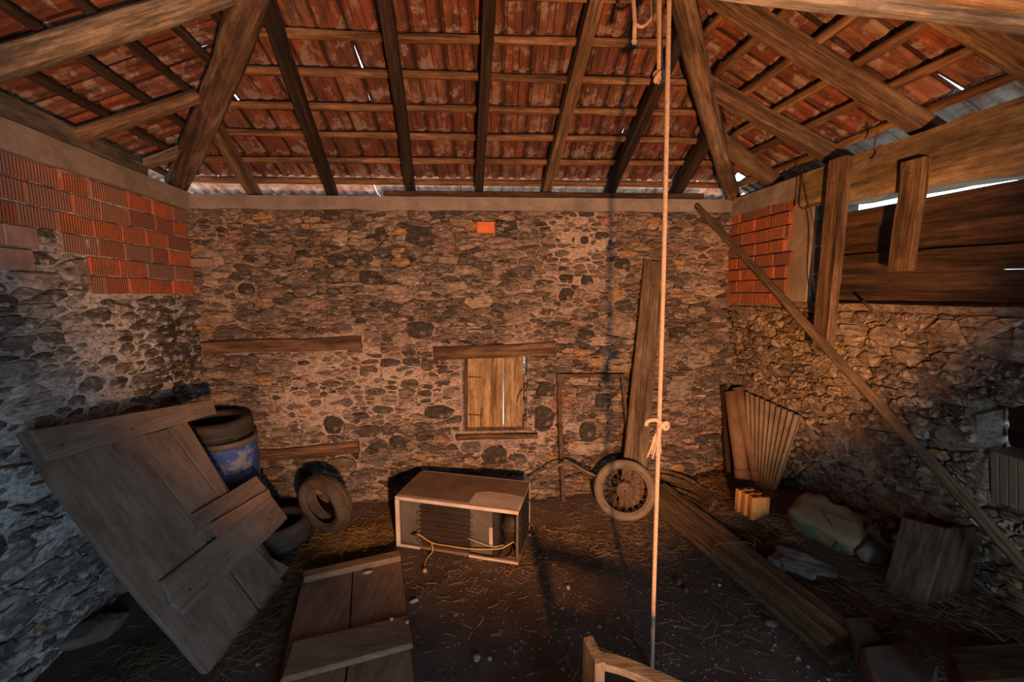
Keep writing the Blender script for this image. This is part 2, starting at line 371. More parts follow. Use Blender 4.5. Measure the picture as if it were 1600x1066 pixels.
def box_bm(bm, cx, cy, cz, sx, sy, sz, bev=0):
    r = bmesh.ops.create_cube(bm, size=1, matrix=Matrix.Translation((cx, cy, cz)) @ Matrix.Diagonal((sx, sy, sz, 1)))
    if bev:
        es = {e for v in r['verts'] for e in v.link_edges}
        bmesh.ops.bevel(bm, geom=list(es), offset=bev, segments=1, affect='EDGES')
def box(name, c, s, mat, parent=None, mw=None, bev=.004):
    bm = bmesh.new(); box_bm(bm, *c, *s, bev); return from_bm(name, bm, mat, parent, mw)
def rock(name, loc, s, mat, parent=None, rot=0, sub=2, amp=.25):
    bm = bmesh.new(); bmesh.ops.create_icosphere(bm, subdivisions=sub, radius=1); _seed[0] += 1; sd = _seed[0] * 2.7
    for v in bm.verts:
        v.co *= 1 + amp * mnoise.noise(v.co * 1.4 + Vector((sd, 0, 0))) + amp * .5 * mnoise.noise(v.co * 3.5 + Vector((0, sd, 0)))
        v.co = Vector((v.co.x * s[0], v.co.y * s[1], v.co.z * s[2]))
    return from_bm(name, bm, mat, parent, Matrix.Translation(Vector(loc)) @ Matrix.Rotation(rot, 4, 'Z'))

# ------------------------------------------------------------------ rubble: power diagram of stones
def clip(poly, a, b, c):
    """keep a*x+b*y<=c"""
    out = []; n = len(poly)
    for i in range(n):
        p, q = poly[i], poly[(i + 1) % n]; dp = a * p[0] + b * p[1] - c; dq = a * q[0] + b * q[1] - c
        if dp <= 0: out.append(p)
        if (dp < 0) != (dq < 0) and dp != dq:
            t = dp / (dp - dq); out.append((p[0] + (q[0] - p[0]) * t, p[1] + (q[1] - p[1]) * t))
    return out
def area(poly): return .5 * sum(p[0] * q[1] - q[0] * p[1] for p, q in zip(poly, poly[1:] + poly[:1]))
def cent(poly): return sum(p[0] for p in poly) / len(poly), sum(p[1] for p in poly) / len(poly)
def ccw(poly): return poly if area(poly) > 0 else poly[::-1]
def inside(poly, x, y):
    poly = ccw(poly)
    return all((q[0] - p[0]) * (y - p[1]) - (q[1] - p[1]) * (x - p[0]) > 0 for p, q in zip(poly, poly[1:] + poly[:1]))
def rubble(u0, u1, v0, v1, sizes, kx, holes, fixed=(), seed=1, warp=.0):
    rg = np.random.default_rng(seed); W, Hh = (u1 - u0) / kx, v1 - v0
    pts, rad = [], []
    for (u, v, r) in fixed: pts.append(((u - u0) / kx, v - v0)); rad.append(r)
    for r, cnt in sizes:
        P = np.array(pts) if pts else np.zeros((0, 2)); Rr = np.array(rad)
        for _ in range(cnt):
            q = rg.random(2) * (W, Hh); rr = r * rg.uniform(.8, 1.25)
            if len(P) and (np.hypot(P[:, 0] - q[0], P[:, 1] - q[1]) < (Rr + rr) * .86).any(): continue
            P = np.vstack([P, q]); Rr = np.append(Rr, rr)
        pts = [tuple(x) for x in P]; rad = list(Rr)
    P = np.array(pts); Wt = np.array(rad) ** 2; cells = []
    hs = [ccw(h) for h in holes]
    for i in range(len(P)):
        if hs and any(inside(h, P[i, 0] * kx + u0, P[i, 1] + v0) for h in hs): continue
        d = P - P[i]; d2 = (d ** 2).sum(1); idx = np.argsort(d2)[1:34]
        poly = [(0, 0), (W, 0), (W, Hh), (0, Hh)]
        for j in idx:
            a, b = d[j]; c = (d2[j] + Wt[i] - Wt[j]) / 2 + a * P[i, 0] + b * P[i, 1]
            poly = clip(poly, a, b, c)
            if len(poly) < 3: break
        if len(poly) < 3: continue
        poly = [(x * kx + u0, y + v0) for x, y in poly]
        for h in hs:
            c = cent(poly); best = None
            if not any(inside(h, *p) for p in poly) and not any(inside(ccw(poly), *p) for p in h): continue
            for p, q in zip(h, h[1:] + h[:1]):
                nx, ny = q[1] - p[1], -(q[0] - p[0]); l = math.hypot(nx, ny) or 1; dd = ((c[0] - p[0]) * nx + (c[1] - p[1]) * ny) / l
                if best is None or dd > best[0]: best = (dd, nx / l, ny / l, p)
            _, nx, ny, p = best; poly = clip(poly, -nx, -ny, -(nx * p[0] + ny * p[1]))
            if len(poly) < 3: break
        if len(poly) >= 3 and area(ccw(poly)) > 1.5e-4: cells.append(ccw(poly))
    return cells
def stone_mesh(poly, gap, rg, proud, rough):
    c = cent(poly); ar = area(poly); sz = math.sqrt(ar)
    g = min(gap / sz * 1.5, .42)
    q = [(p[0] + (c[0] - p[0]) * g, p[1] + (c[1] - p[1]) * g) for p in poly]
    # break the corners so the outline is not a clean polygon
    out = []
    n = len(q)
    for i in range(n):
        a, b, d = q[i - 1], q[i], q[(i + 1) % n]; k = rg.uniform(.12, .3)
        e1 = math.hypot(a[0] - b[0], a[1] - b[1]); e2 = math.hypot(d[0] - b[0], d[1] - b[1])
        if min(e1, e2) < sz * .18 or n > 7: out.append(b)
        else: out += [(b[0] + (a[0] - b[0]) * k, b[1] + (a[1] - b[1]) * k), (b[0] + (d[0] - b[0]) * k, b[1] + (d[1] - b[1]) * k)]
    jit = sz * .05
    out = [(x + rg.uniform(-jit, jit), y + rg.uniform(-jit, jit) * .6) for x, y in out]
    n = len(out); tx, ty = rg.uniform(-rough, rough), rg.uniform(-rough, rough)
    vs = [(x - c[0], y - c[1], -.035) for x, y in out]
    def tl(x, y): return proud + (x / sz * tx + y / sz * ty) * .5
    vs += [(x, y, tl(x, y) - sz * .045 + rg.uniform(-rough, rough) * .35) for x, y, _ in vs[:n]]
    k = rg.uniform(.62, .8)
    vs += [(x * k, y * k, tl(x * k, y * k) + rg.uniform(-rough, rough) * .6) for x, y, _ in vs[:n]]
    vs.append((0, 0, tl(0, 0) + rg.uniform(-.3, .7) * rough))
    fs = []
    for i in range(n):
        j = (i + 1) % n
        fs += [(i, j, n + j, n + i), (n + i, n + j, 2 * n + j, 2 * n + i), (2 * n + i, 2 * n + j, 3 * n)]
    return c, vs, fs
def lay_stones(parent, fr, cells, mat, gapf, prof, colf, seed, limit=298, rough=.014):
    rg = np.random.default_rng(seed); items = []
    for poly in cells:
        c = cent(poly); items.append((area(poly) / depth_px(fr.at(*c)) ** 2, poly))
    def score(it):
        x, y = proj(fr.at(*cent(it[1]))); return -it[0] * (1 if (-30 < x < 1630 and -30 < y < 1096) else .01)
    items.sort(key=score)
    sv, sf, scol = [], [], []
    for k, (_, poly) in enumerate(items):
        c0 = cent(poly)
        c, vs, fs = stone_mesh(poly, gapf(*c0, rg), rg, prof(*c0, rg), rough)
        col = colf(*c0, rg, math.sqrt(area(poly)))
        if k < limit:
            mw = fr.M() @ Matrix.Translation((c[0], c[1], 0))
            mesh_obj('stone', vs, fs, mat, parent, mw, cols=[(*col, 1)] * len(vs))
        else:
            o = len(sv); sv += [(x + c[0], y + c[1], z) for x, y, z in vs]; sf += [tuple(i + o for i in f) for f in fs]; scol += [(*col, 1)] * len(vs)
    if sv: tag(mesh_obj('small_stones', sv, sf, mat, parent, fr.M(), cols=scol), kind='stuff')
def wall_mesh(name, fr, u0, u1, v0, v1, mat, holes=(), palef=None, step=.035, amp=.014, thick=.22, base=0.0):
    """mortar face with real relief, openings left open, and a back face"""
    nu, nv = int((u1 - u0) / step), int((v1 - v0) / step); vs, fs = [], []; pal = []
    hs = [ccw(h) for h in holes]
    for j in range(nv + 1):
        for i in range(nu + 1):
            u, v = u0 + (u1 - u0) * i / nu, v0 + (v1 - v0) * j / nv
            d = base + amp * mnoise.noise(Vector((u * 3.1, v * 5, fr.o.x))) + amp * .9 * mnoise.noise(Vector((u * 11, v * 15, fr.o.x)))
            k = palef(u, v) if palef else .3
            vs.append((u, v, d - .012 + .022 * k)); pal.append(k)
    for j in range(nv):
        for i in range(nu):
            u, v = u0 + (u1 - u0) * (i + .5) / nu, v0 + (v1 - v0) * (j + .5) / nv
            if any(inside(h, u, v) for h in hs): continue
            a = j * (nu + 1) + i; fs.append((a, a + 1, a + nu + 2, a + nu + 1))
    bm = bmesh.new(); lay = bm.verts.layers.float_color.new('Col'); vv = [bm.verts.new(v) for v in vs]
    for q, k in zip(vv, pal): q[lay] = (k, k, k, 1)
    for f in fs: bm.faces.new([vv[i] for i in f])
    bmesh.ops.delete(bm, geom=[v for v in bm.verts if not v.link_faces], context='VERTS')
    r = bmesh.ops.extrude_face_region(bm, geom=list(bm.faces))
    for v in [g for g in r['geom'] if isinstance(g, bmesh.types.BMVert)]: v.co.z = -thick
    return tag(from_bm(name, bm, mat, None, fr.M()), kind='structure')

def rect(u0, v0, u1, v1): return [(u0, v0), (u1, v0), (u1, v1), (u0, v1)]
def pxpoly(fr, pts, w=0): return [fr.px(x, y, w) for x, y in pts]

# ================================================================== SETTING
# floor and ground outside
nx, ny = 150, 130; vs, fs = [], []
for j in range(ny + 1):
    for i in range(nx + 1):
        x, y = -3.9 + 7.6 * i / nx, -2.6 + 7.2 * j / ny; z = ground(x, y)
        vs.append((x, y, z))
for j in range(ny):
    for i in range(nx): a = j * (nx + 1) + i; fs.append((a, a + 1, a + nx + 2, a + nx + 1))
floor = tag(mesh_obj('floor', vs, fs, M['dirt'], smooth_=True), kind='structure')
vs = [(-40, -40, -.15), (40, -40, -.15), (40, 40, -.15), (-40, 40, -.15)]
tag(mesh_obj('ground', vs, [(0, 1, 2, 3)], M['grass']), kind='structure')

# ---------------- back wall
b_win = pxpoly(FB, [(722, 676), (824, 676), (822, 558), (722, 558)])
u_w0, v_w0 = FB.px(722, 676); u_w1, v_w1 = FB.px(824, 556)
win = rect(u_w0, v_w0, u_w1, v_w1)
BEAMV = FB.px(700, 330)[1]
pl0 = FB.px(905, 385); pl1 = FB.px(590, 600); pl2 = FB.px(480, 625)
def paleB(u, v):
    g = .0 + .42 * max(0, mnoise.noise(Vector((u * 1.7, v * 1.7, 4)))) + .16 * mnoise.noise(Vector((u * 6, v * 9, 14)))
    for (pu, pv), k, s_ in ((pl0, .55, .42), (pl1, .40, .55), (pl2, .40, .5), (FB.px(690, 620), .35, .3), (FB.px(840, 700), .3, .3)): g += k * math.exp(-((u - pu) ** 2 + (v - pv) ** 2) / s_ ** 2)
    return min(1, max(0, g))
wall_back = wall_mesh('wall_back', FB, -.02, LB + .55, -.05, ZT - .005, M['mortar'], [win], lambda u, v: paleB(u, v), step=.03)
lintels = []
for (a, b, c, d) in (((320, 543), (566, 535), 20, 'lintel'), ((678, 550), (867, 545), 20, 'lintel'), ((393, 712), (562, 698), 17, 'lintel')):
    u0, v0 = FB.px(*a); u1, v1 = FB.px(*b); hgt = FB.px(a[0], a[1] - c / 2)[1] - FB.px(a[0], a[1] + c / 2)[1]
    board('lintel', FB.at(u0, v0, -.03), FB.at(u1, v1, -.03), hgt, .14, FB.N, M['lintel'], wall_back, wob=.010, bev=.012)
    lintels.append([(u0 - .01, v0 - hgt * .55), (u1 + .01, v1 - hgt * .55), (u1 + .01, v1 + hgt * .55), (u0 - .01, v0 + hgt * .55)])
sill_v = FB.px(775, 676)[1]; sill = rect(FB.px(705, 690)[0], FB.px(770, 692)[1], FB.px(850, 690)[0], sill_v + .005)
u0, v0 = FB.px(745, 347); u1, v1 = FB.px(773, 365); lone = rect(u0, v1, u1, v0)
u0, v0 = FB.px(300, 404); u1, v1 = FB.px(335, 417); lone2 = rect(u0, v1, u1, v0)
D_, M_, T_, O_, P_ = (.062, .052, .046), (.17, .135, .112), (.30, .235, .18), (.38, .235, .10), (.34, .215, .15)
big_px = [(655, 368, 46, 32, D_), (888, 373, 26, 20, D_), (884, 436, 26, 18, D_), (594, 366, 18, 24, D_), (522, 663, 36, 30, D_), (527, 406, 30, 18, D_), (576, 433, 34, 26, D_), (470, 398, 28, 16, D_), (519, 336, 28, 16, D_),
          (385, 452, 28, 20, D_), (472, 450, 38, 18, M_), (341, 495, 52, 30, T_), (412, 472, 30, 20, P_), (429, 494, 46, 26, M_), (656, 516, 46, 28, D_), (530, 628, 54, 24, M_), (686, 644, 48, 22, D_), (587, 721, 56, 24, M_), (535, 727, 50, 28, M_), (773, 712, 44, 26, D_),
          (888, 396, 50, 16, M_), (913, 376, 18, 16, D_), (973, 412, 26, 18, D_), (917, 438, 22, 16, D_), (885, 461, 26, 22, D_), (965, 461, 26, 22, O_), (915, 522, 30, 18, D_), (965, 510, 44, 34, T_), (850, 655, 32, 42, D_), (853, 609, 30, 24, D_), (918, 674, 26, 34, D_), (943, 625, 28, 24, D_), (1062, 606, 40, 40, T_), (1107, 685, 48, 18, D_),
          (626, 409, 32, 14, O_), (475, 644, 30, 10, O_), (936, 565, 30, 20, O_), (910, 550, 28, 14, O_), (758, 430, 30, 14, M_), (800, 448, 26, 16, M_), (610, 625, 30, 18, T_), (640, 600, 28, 16, M_), (575, 580, 34, 20, M_), (620, 690, 26, 18, D_), (820, 372, 22, 22, M_), (720, 372, 24, 18, M_), (735, 700, 40, 20, M_), (1090, 560, 40, 24, T_), (985, 640, 24, 20, M_), (1060, 520, 30, 18, D_)]
big, bigcol = [], []
rgp = np.random.default_rng(77)
for x, y, w_, h_, c_ in big_px:
    u, v = FB.px(x, y); wu, hv = FB.px(x + w_ / 2, y)[0] - u, v - FB.px(x, y + h_ / 2)[1]; n_ = 9; a0 = rgp.uniform(0, 1)
    big.append([(u + wu * math.copysign(abs(math.cos(a)) ** .65, math.cos(a)) * rgp.uniform(.86, 1.1), v + hv * math.copysign(abs(math.sin(a)) ** .65, math.sin(a)) * rgp.uniform(.86, 1.1)) for a in [a0 + i / n_ * 6.28318 for i in range(n_)]])
    bigcol.append((u, v, c_))
def hull(P):
    P = sorted(P); H_ = []
    for seq in (P, P[::-1]):
        k = []
        for p in seq:
            while len(k) > 1 and (k[-1][0] - k[-2][0]) * (p[1] - k[-2][1]) - (k[-1][1] - k[-2][1]) * (p[0] - k[-2][0]) <= 0: k.pop()
            k.append(p)
        H_ += k[:-1]
    return H_
big = [ccw(hull(b)) for b in big]
fixedB = []
cells = rubble(0, LB + .45, 0, BEAMV, [(.070, 26), (.050, 120), (.036, 500), (.025, 2600), (.0165, 12000)], 2.4, lintels + [win, sill, lone, lone2] + big, fixedB, 11)
cells = big + cells
def gapB(u, v, r): return r.uniform(.0015, .006) + .020 * max(0, paleB(u, v) - .1) * r.uniform(.3, 1.4)
PALB = [(.20, .16, .13), (.27, .205, .16), (.14, .115, .10), (.33, .255, .195), (.10, .085, .075), (.38, .30, .235), (.24, .185, .15), (.18, .14, .11)]
def colB(u, v, r, sz):
    for du, dv, c_ in bigcol:
        if abs(u - du) < .035 and abs(v - dv) < .03: return c_
    x = r.random(); sh = r.uniform(.8, 1.2)
    if x < .025: c = (.40, .24, .10)
    elif x < .045: c = (.34, .19, .125)
    else: c = PALB[r.integers(len(PALB))]
    yl = 1 + .12 * smooth(3.2, 5.0, u)
    return (c[0] * sh * yl, c[1] * sh * (1 + .05 * (yl - 1)), c[2] * sh / yl)
lay_stones(wall_back, FB, cells, M['stone'], gapB, lambda u, v, r: r.uniform(-.008, .026), colB, 5, rough=.02)
for rc, m in ((lone, 'brick_red'), (lone2, 'carton')):
    box('brick', (0, 0, 0), (rc[1][0] - rc[0][0], rc[2][1] - rc[1][1], .12), M[m], wall_back, FB.M() @ Matrix.Translation(((rc[0][0] + rc[1][0]) / 2, (rc[0][1] + rc[2][1]) / 2, -.03)), .006)
# concrete ring beams
def ring_beam(name, fr, u0, u1, vb0, vb1, vt0, vt1, depth, parent, mat, seed, proud=.03, n=40):
    bm = bmesh.new(); rings = []
    for i in range(n + 1):
        t = i / n; u = u0 + (u1 - u0) * t; vb = vb0 + (vb1 - vb0) * t + .016 * mnoise.noise(Vector((u * 3, seed, 0))) + .01 * mnoise.noise(Vector((u * 11, seed, 0))); vt = vt0 + (vt1 - vt0) * t + .007 * mnoise.noise(Vector((u * 5, seed, 5)))
        rg = []
        for q in range(5):
            v = vb + (vt - vb) * q / 4; rg.append(bm.verts.new((u, v, proud + .007 * mnoise.noise(Vector((u * 7, v * 9, seed))))))
        rg.append(bm.verts.new((u, vt, -depth))); rg.append(bm.verts.new((u, vb, -depth))); rings.append(rg)
    for a, b in zip(rings, rings[1:]):
        for k in range(7): bm.faces.new((a[k], a[(k + 1) % 7], b[(k + 1) % 7], b[k]))
    bm.faces.new(rings[0]); bm.faces.new(rings[-1])
    return from_bm(name, bm, M[mat], parent, fr.M())
ring_beam('ring_beam', FB, 0.0, LB, FB.px(290, 327)[1], FB.px(1145, 333)[1], ZT, ZT, .20, wall_back, 'concrete', 2)
pa, pb_ = FB.px(602, 297), FB.px(1095, 306)
board('wall_plate', FB.at(pa[0], ZT + .025, -.02), FB.at(pb_[0], ZT + .025, -.02), .16, .045, (0, 0, 1), M['board_dark'], wall_back, wob=.008)
# window in the back wall
wroot = root('window_1', FB.at((u_w0 + u_w1) / 2, v_w0, -.2), kind='structure')
dsh = -.14
def wb(name, x0, x1, y0, y1, mat, th=.025, w=dsh):
    ua, va = FB.px((x0 + x1) / 2, y1, w); ub, vb = FB.px((x0 + x1) / 2, y0, w)
    wd = FB.px(x1, (y0 + y1) / 2, w)[0] - FB.px(x0, (y0 + y1) / 2, w)[0]
    return board(name, FB.at(ua, va, w), FB.at(ub, vb, w), wd, th, FB.N, M[mat], wroot, wob=.003)
wb('shutter_board', 730, 786.3, 556, 674, 'shutter'); wb('shutter_board', 787.0, 818.2, 556, 674, 'shutter')
wb('frame_post', 717, 731, 552, 680, 'board_dark', .05); 
ua, va = FB.px(735, 586, dsh + .03); ub, _ = FB.px(783, 586, dsh + .03)
for yy in (589, 648):
    tube('hinge_strap', [FB.at(FB.px(732, yy, dsh + .02)[0], FB.px(732, yy, dsh + .02)[1], dsh + .018), FB.at(FB.px(752, yy, dsh + .02)[0], FB.px(752, yy + 1, dsh + .02)[1], dsh + .018)], .006, M['rust'], wroot, 6)
tube('pull_handle', curve_pts([FB.at(*FB.px(822, 603, dsh), dsh + .02), FB.at(*FB.px(812, 612, dsh), dsh + .05), FB.at(*FB.px(807, 628, dsh), dsh + .02)], 10), .005, M['rust'], wroot, 6)
board('sill', FB.at(FB.px(712, 682)[0], sill_v - .03, -.10), FB.at(FB.px(838, 682)[0], sill_v - .03, -.10), .30, .05, (0, 0, 1), M['lintel'], wroot, wob=.012)
# jamb stones lining the opening, the right one ragged so daylight slips past the shutter
for side in (0, 1):
    vv = v_w0
    while vv < v_w1 - .02:
        h_ = random.uniform(.05, .11); uu = u_w0 - .015 if side == 0 else u_w1 + .012 + random.uniform(-.012, .012)
        box('jamb_stone', (0, 0, 0), (.07, h_ * .93, .30), M['concrete' if random.random() < .6 else 'slab'], wroot, FB.M() @ Matrix.Translation((uu, vv + h_ / 2, -.20)), .012); vv += h_
for k in range(7):
    x = 745 + k * 11; rock('sill_rubble', FB.at(FB.px(x, 676)[0], sill_v + .008, -.05 - random.random() * .07), (.02 + random.random() * .03, .02, .012), M['stone_r'] if 0 else M['slab'], wroot, sub=1)

# ---------------- left wall
def paleL(u, v):
    g = .15 + .6 * max(0, mnoise.noise(Vector((u * 1.5, v * 1.5, 7))))
    for (x, y), k, s_ in (((190, 640), .7, .35), ((20, 680), .6, .35), ((100, 770), .5, .4), ((150, 490), .4, .3)):
        p = FL.px(x, y); g += k * math.exp(-((u - p[0]) ** 2 + (v - p[1]) ** 2) / s_ ** 2)
    return min(1, g)
VB = 2.985
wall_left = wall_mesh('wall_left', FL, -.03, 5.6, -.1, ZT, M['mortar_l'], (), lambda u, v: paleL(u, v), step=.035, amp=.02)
ring_beam('ring_beam', FL, 0, 5.6, VB, VB, ZT + .02, ZT + .04, .20, wall_left, 'concrete', 9, proud=.05)
board('wall_plate', FL.at(.5, ZT + .09, -.06), FL.at(5.5, ZT + .12, -.06), .2, .13, (0, 0, 1), M['grey_beam'], wall_left, wob=.012)
brick_holes = []
def brick_course(fr, parent, u0, u1, v0, h, lmean, rg, mat='brick', deep=.12, proud=.012, gap=.012):
    u = u0
    while u < u1 - .03:
        l = min(lmean * rg.uniform(.75, 1.25), u1 - u)
        if u1 - u - l < .05: l = u1 - u
        o = box('brick', (0, 0, 0), (l - gap, h - gap, deep), M['brick_dusty' if mat == 'brick' and fr is FL and rg.random() < .25 + .3 * u else mat], parent, fr.M() @ Matrix.Translation((u + l / 2, v0 + h / 2 + rg.uniform(-.003, .003), proud - deep / 2 + rg.uniform(-.006, .006))) @ Matrix.Rotation(rg.uniform(-.012, .012), 4, 'Z'), .005)
        u += l
rgb = np.random.default_rng(3); CH = .131
uP = lambda x, y: FL.px(x, y)[0]
ends = [3.2, 3.2, uP(20, 350) + .1, uP(95, 390), uP(138, 430), uP(138, 445)]
for k in range(6):
    v0 = VB - CH * (k + 1)
    brick_course(FL, wall_left, .0, ends[k], v0, CH, .27, rgb)
    brick_holes.append(rect(-.1, v0, ends[k], v0 + CH + .001))
for k, (a, b) in enumerate(((uP(60, 400), 3.2), (uP(50, 420), 3.2))):
    v0 = VB - CH * (4 + k); brick_course(FL, wall_left, max(a, ends[3 + k] + .02), b, v0, CH, .26, rgb, 'brick_dull', proud=.02); brick_holes.append(rect(max(a, ends[3 + k]), v0, b, v0 + CH))
brick_course(FL, wall_left, ends[2], 3.2, VB - CH * 3, CH, .27, rgb, 'brick_dull'); brick_holes.append(rect(ends[2], VB - CH * 3, 3.2, VB - CH * 2))
fixL = []
for x, y, r in ((130, 800, 30), (60, 625, 34), (100, 590, 20), (75, 485, 18), (40, 870, 34), (110, 500, 14), (160, 640, 24), (30, 540, 20), (100, 700, 20), (140, 880, 24), (60, 760, 24), (180, 600, 18)):
    u, v = FL.px(x, y); fixL.append((u, v, r / 230 * .7))
cellsL = rubble(0, 3.5, 0, VB - CH * 2.5, [(.085, 24), (.06, 110), (.044, 500), (.030, 2600), (.021, 6000)], 2.1, brick_holes, fixL, 21)
dark_zone = FL.px(275, 540)  # stones get darker towards this spot on the left wall
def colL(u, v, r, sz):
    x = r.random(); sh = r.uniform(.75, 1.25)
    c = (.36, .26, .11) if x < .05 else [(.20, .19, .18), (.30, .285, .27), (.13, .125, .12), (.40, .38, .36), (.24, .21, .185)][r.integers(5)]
    k = math.exp(-((u - dark_zone[0]) / .5) ** 2 - ((v - dark_zone[1]) / .55) ** 2); sh *= 1 - .85 * k
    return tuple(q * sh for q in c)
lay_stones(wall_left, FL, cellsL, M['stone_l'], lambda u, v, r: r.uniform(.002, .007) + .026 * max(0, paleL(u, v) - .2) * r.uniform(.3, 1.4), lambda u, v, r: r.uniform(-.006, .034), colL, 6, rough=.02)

# ---------------- unseen rear wall, added to limit sky light to an invented doorway
FW_ = Frame((2.95, -2.25, 0), (-1, 0, 0), (0, 0, 1), (0, 1, 0))
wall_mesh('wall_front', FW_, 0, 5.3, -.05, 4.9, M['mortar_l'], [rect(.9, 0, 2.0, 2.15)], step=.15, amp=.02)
# ---------------- right wall: rubble foot (leaning), brick patch, boarded opening, beam
def paleR(u, v):
    p = FRL.px(1330, 720)
    return min(1, .12 + .5 * max(0, mnoise.noise(Vector((u * 1.9, v * 1.9, 17)))) + .45 * math.exp(-((u - p[0]) / .8) ** 2 - ((v - p[1]) / .6) ** 2))
nich = pxpoly(FRL, [(1515, 628), (1700, 640), (1700, 830), (1545, 792)])
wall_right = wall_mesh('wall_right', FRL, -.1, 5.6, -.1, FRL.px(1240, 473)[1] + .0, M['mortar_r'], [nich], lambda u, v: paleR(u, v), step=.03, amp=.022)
vtop = min(FRL.px(1240, 472)[1], math.hypot(ZS, LEAN))
fixR = []
for x, y, r in ((1330, 522, 26), (1385, 525, 22), (1420, 555, 18), (1480, 520, 26), (1540, 515, 26), (1450, 505, 18), (1280, 640, 14), (1300, 560, 16), (1360, 560, 18), (1580, 540, 30)):
    u, v = FRL.px(x, y); fixR.append((u, v, r / 200 * .62))
cellsR = rubble(0, 3.6, .1, vtop, [(.07, 18), (.05, 80), (.037, 500), (.027, 3000), (.020, 8000)], 1.45, [nich], fixR, 31)
def colR(u, v, r, sz):
    x = r.random(); sh = r.uniform(.75, 1.25)
    c = (.33, .22, .10) if x < .06 else [(.25, .19, .14), (.34, .26, .19), (.18, .14, .11), (.42, .33, .25), (.28, .21, .155)][r.integers(5)]
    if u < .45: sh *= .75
    return tuple(q * sh for q in c)
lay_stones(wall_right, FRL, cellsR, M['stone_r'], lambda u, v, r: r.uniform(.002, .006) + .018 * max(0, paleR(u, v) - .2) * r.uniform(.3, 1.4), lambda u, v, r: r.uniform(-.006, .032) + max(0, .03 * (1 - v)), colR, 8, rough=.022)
# brick patch next to the corner
UB = FR.px(1240, 400)[0]; vtopb = FR.px(1200, 330)[1]
brick_back = box('brick_backing', ((UB + .1) / 2, (ZS + ZT) / 2 - .02, -.2), (UB + .16, ZT - ZS + .1, .36), M['concrete'], wall_right, FR.M())
rgr = np.random.default_rng(12); nb_ = 8; ch = (ZT - .12 - ZS - .03) / nb_
for k in range(nb_):
    brick_course(FR, wall_right, -.02 if k % 2 else -.02, UB - (.0 if k % 2 else .05) - rgr.uniform(0, .05), ZS + .02 + k * ch, ch, .19, rgr, proud=.012)
# jamb of blocks beside the boards
UJ = FR.px(1283, 400)[0]
for k in range(4):
    h_ = .21; box('jamb_block', (0, 0, 0), (UJ - UB + .04, h_ - .012, .2), M['slab'], wall_right, FR.M() @ Matrix.Translation(((UJ + UB) / 2 + .01, ZS + .06 + h_ * (k + .5), -.16)), .015)
# concrete beam on top (deep beyond the brick patch)
UD = FR.px(1253, 300)[0]
ring_beam('ring_beam', FR, 0, UD, FR.px(1160, 333)[1], FR.px(1240, 326)[1] + .06, ZT, ZT, .20, wall_right, 'concrete', 31, proud=.03)
_a, _b = FR.px(1323, 313, .05), FR.px(1583, 271, .05); _k = (_b[1] - _a[1]) / (_b[0] - _a[0])
ring_beam('lintel_beam', FR, UD, 5.6, _a[1] + _k * (UD - _a[0]), _a[1] + _k * (5.6 - _a[0]), ZT, ZT, .20, wall_right, 'beam_ochre', 41, proud=.05, n=60)
# boards of the opening
def quad_board(px4, parent, mat, w=-.05, th=.03, name='board'):
    q = [FR.px(x, y, w) for x, y in px4]     # TL TR BR BL
    for i, j in ((0, 1), (3, 2)): q[j] = (q[i][0] + (q[j][0] - q[i][0]) * 2.2, q[i][1] + (q[j][1] - q[i][1]) * 2.2)
    bm = bmesh.new(); f = []
    n = 20
    rows = []
    for i in range(n + 1):
        t = i / n; row = []
        for s in (0, 1):
            a = q[0][0] + (q[1][0] - q[0][0]) * t, q[0][1] + (q[1][1] - q[0][1]) * t; b = q[3][0] + (q[2][0] - q[3][0]) * t, q[3][1] + (q[2][1] - q[3][1]) * t
            p = a if s == 0 else b; e = .007 * mnoise.noise(Vector((p[0] * 6, s * 9, q[0][1] * 7)))
            for z in (0, -th): row.append(bm.verts.new((p[0], p[1] + e, z)))
        rows.append(row)
    for a, b in zip(rows, rows[1:]):
        for i, j in ((0, 2), (2, 3), (3, 1), (1, 0)): bm.faces.new((a[i], a[j], b[j], b[i]))
    bm.faces.new((rows[0][0], rows[0][2], rows[0][3], rows[0][1])); bm.faces.new((rows[-1][0], rows[-1][2], rows[-1][3], rows[-1][1]))
    c = Vector((q[0][0], q[0][1], 0)); 
    ex = Vector((q[1][0] - q[0][0], q[1][1] - q[0][1], 0)).normalized()
    bmesh.ops.translate(bm, verts=bm.verts, vec=-c)
    rot = Matrix.Rotation(math.atan2(ex.y, ex.x), 4, 'Z'); bmesh.ops.transform(bm, matrix=rot.inverted(), verts=bm.verts)
    return from_bm(name, bm, M[mat], parent, FR.M() @ Matrix.Translation((c.x, c.y, w)) @ rot)
opening = root('window_2', FR.at(UJ, ZS, -.05), kind='structure')
quad_board([(1284, 340), (1720, 257), (1720, 303), (1284, 364)], opening, 'board_dark')
quad_board([(1284, 361), (1720, 300), (1720, 374), (1284, 404)], opening, 'board_dark', -.075)
quad_board([(1284, 402), (1720, 372), (1720, 417), (1284, 430)], opening, 'board_dark', -.042)
quad_board([(1284, 428.5), (1720, 416.3), (1720, 520), (1284, 479)], opening, 'board_dark', -.072)
def post(p0, p1, wpx, th, label, w=.045):
    a = FR.px(*p0, w); b = FR.px(*p1, w)
    d = depth_px(FR.at(*b, w)); wd = wpx
    r = root('post', FR.at(*b, w), label, 'post')
    board('timber', FR.at(*b, w), FR.at(*a, w), wd, th, FR.N, M['lintel'], r, wob=.005)
    for k in range(2):
        t = .12 + .76 * k; p = FR.at(b[0] + (a[0] - b[0]) * t, b[1] + (a[1] - b[1]) * t, w + th / 2)
        lathe('nail', [(.006, 0), (.006, .004), (.001, .006)], M['rust'], r, axis_mw(p, FR.N), 8)
    return r
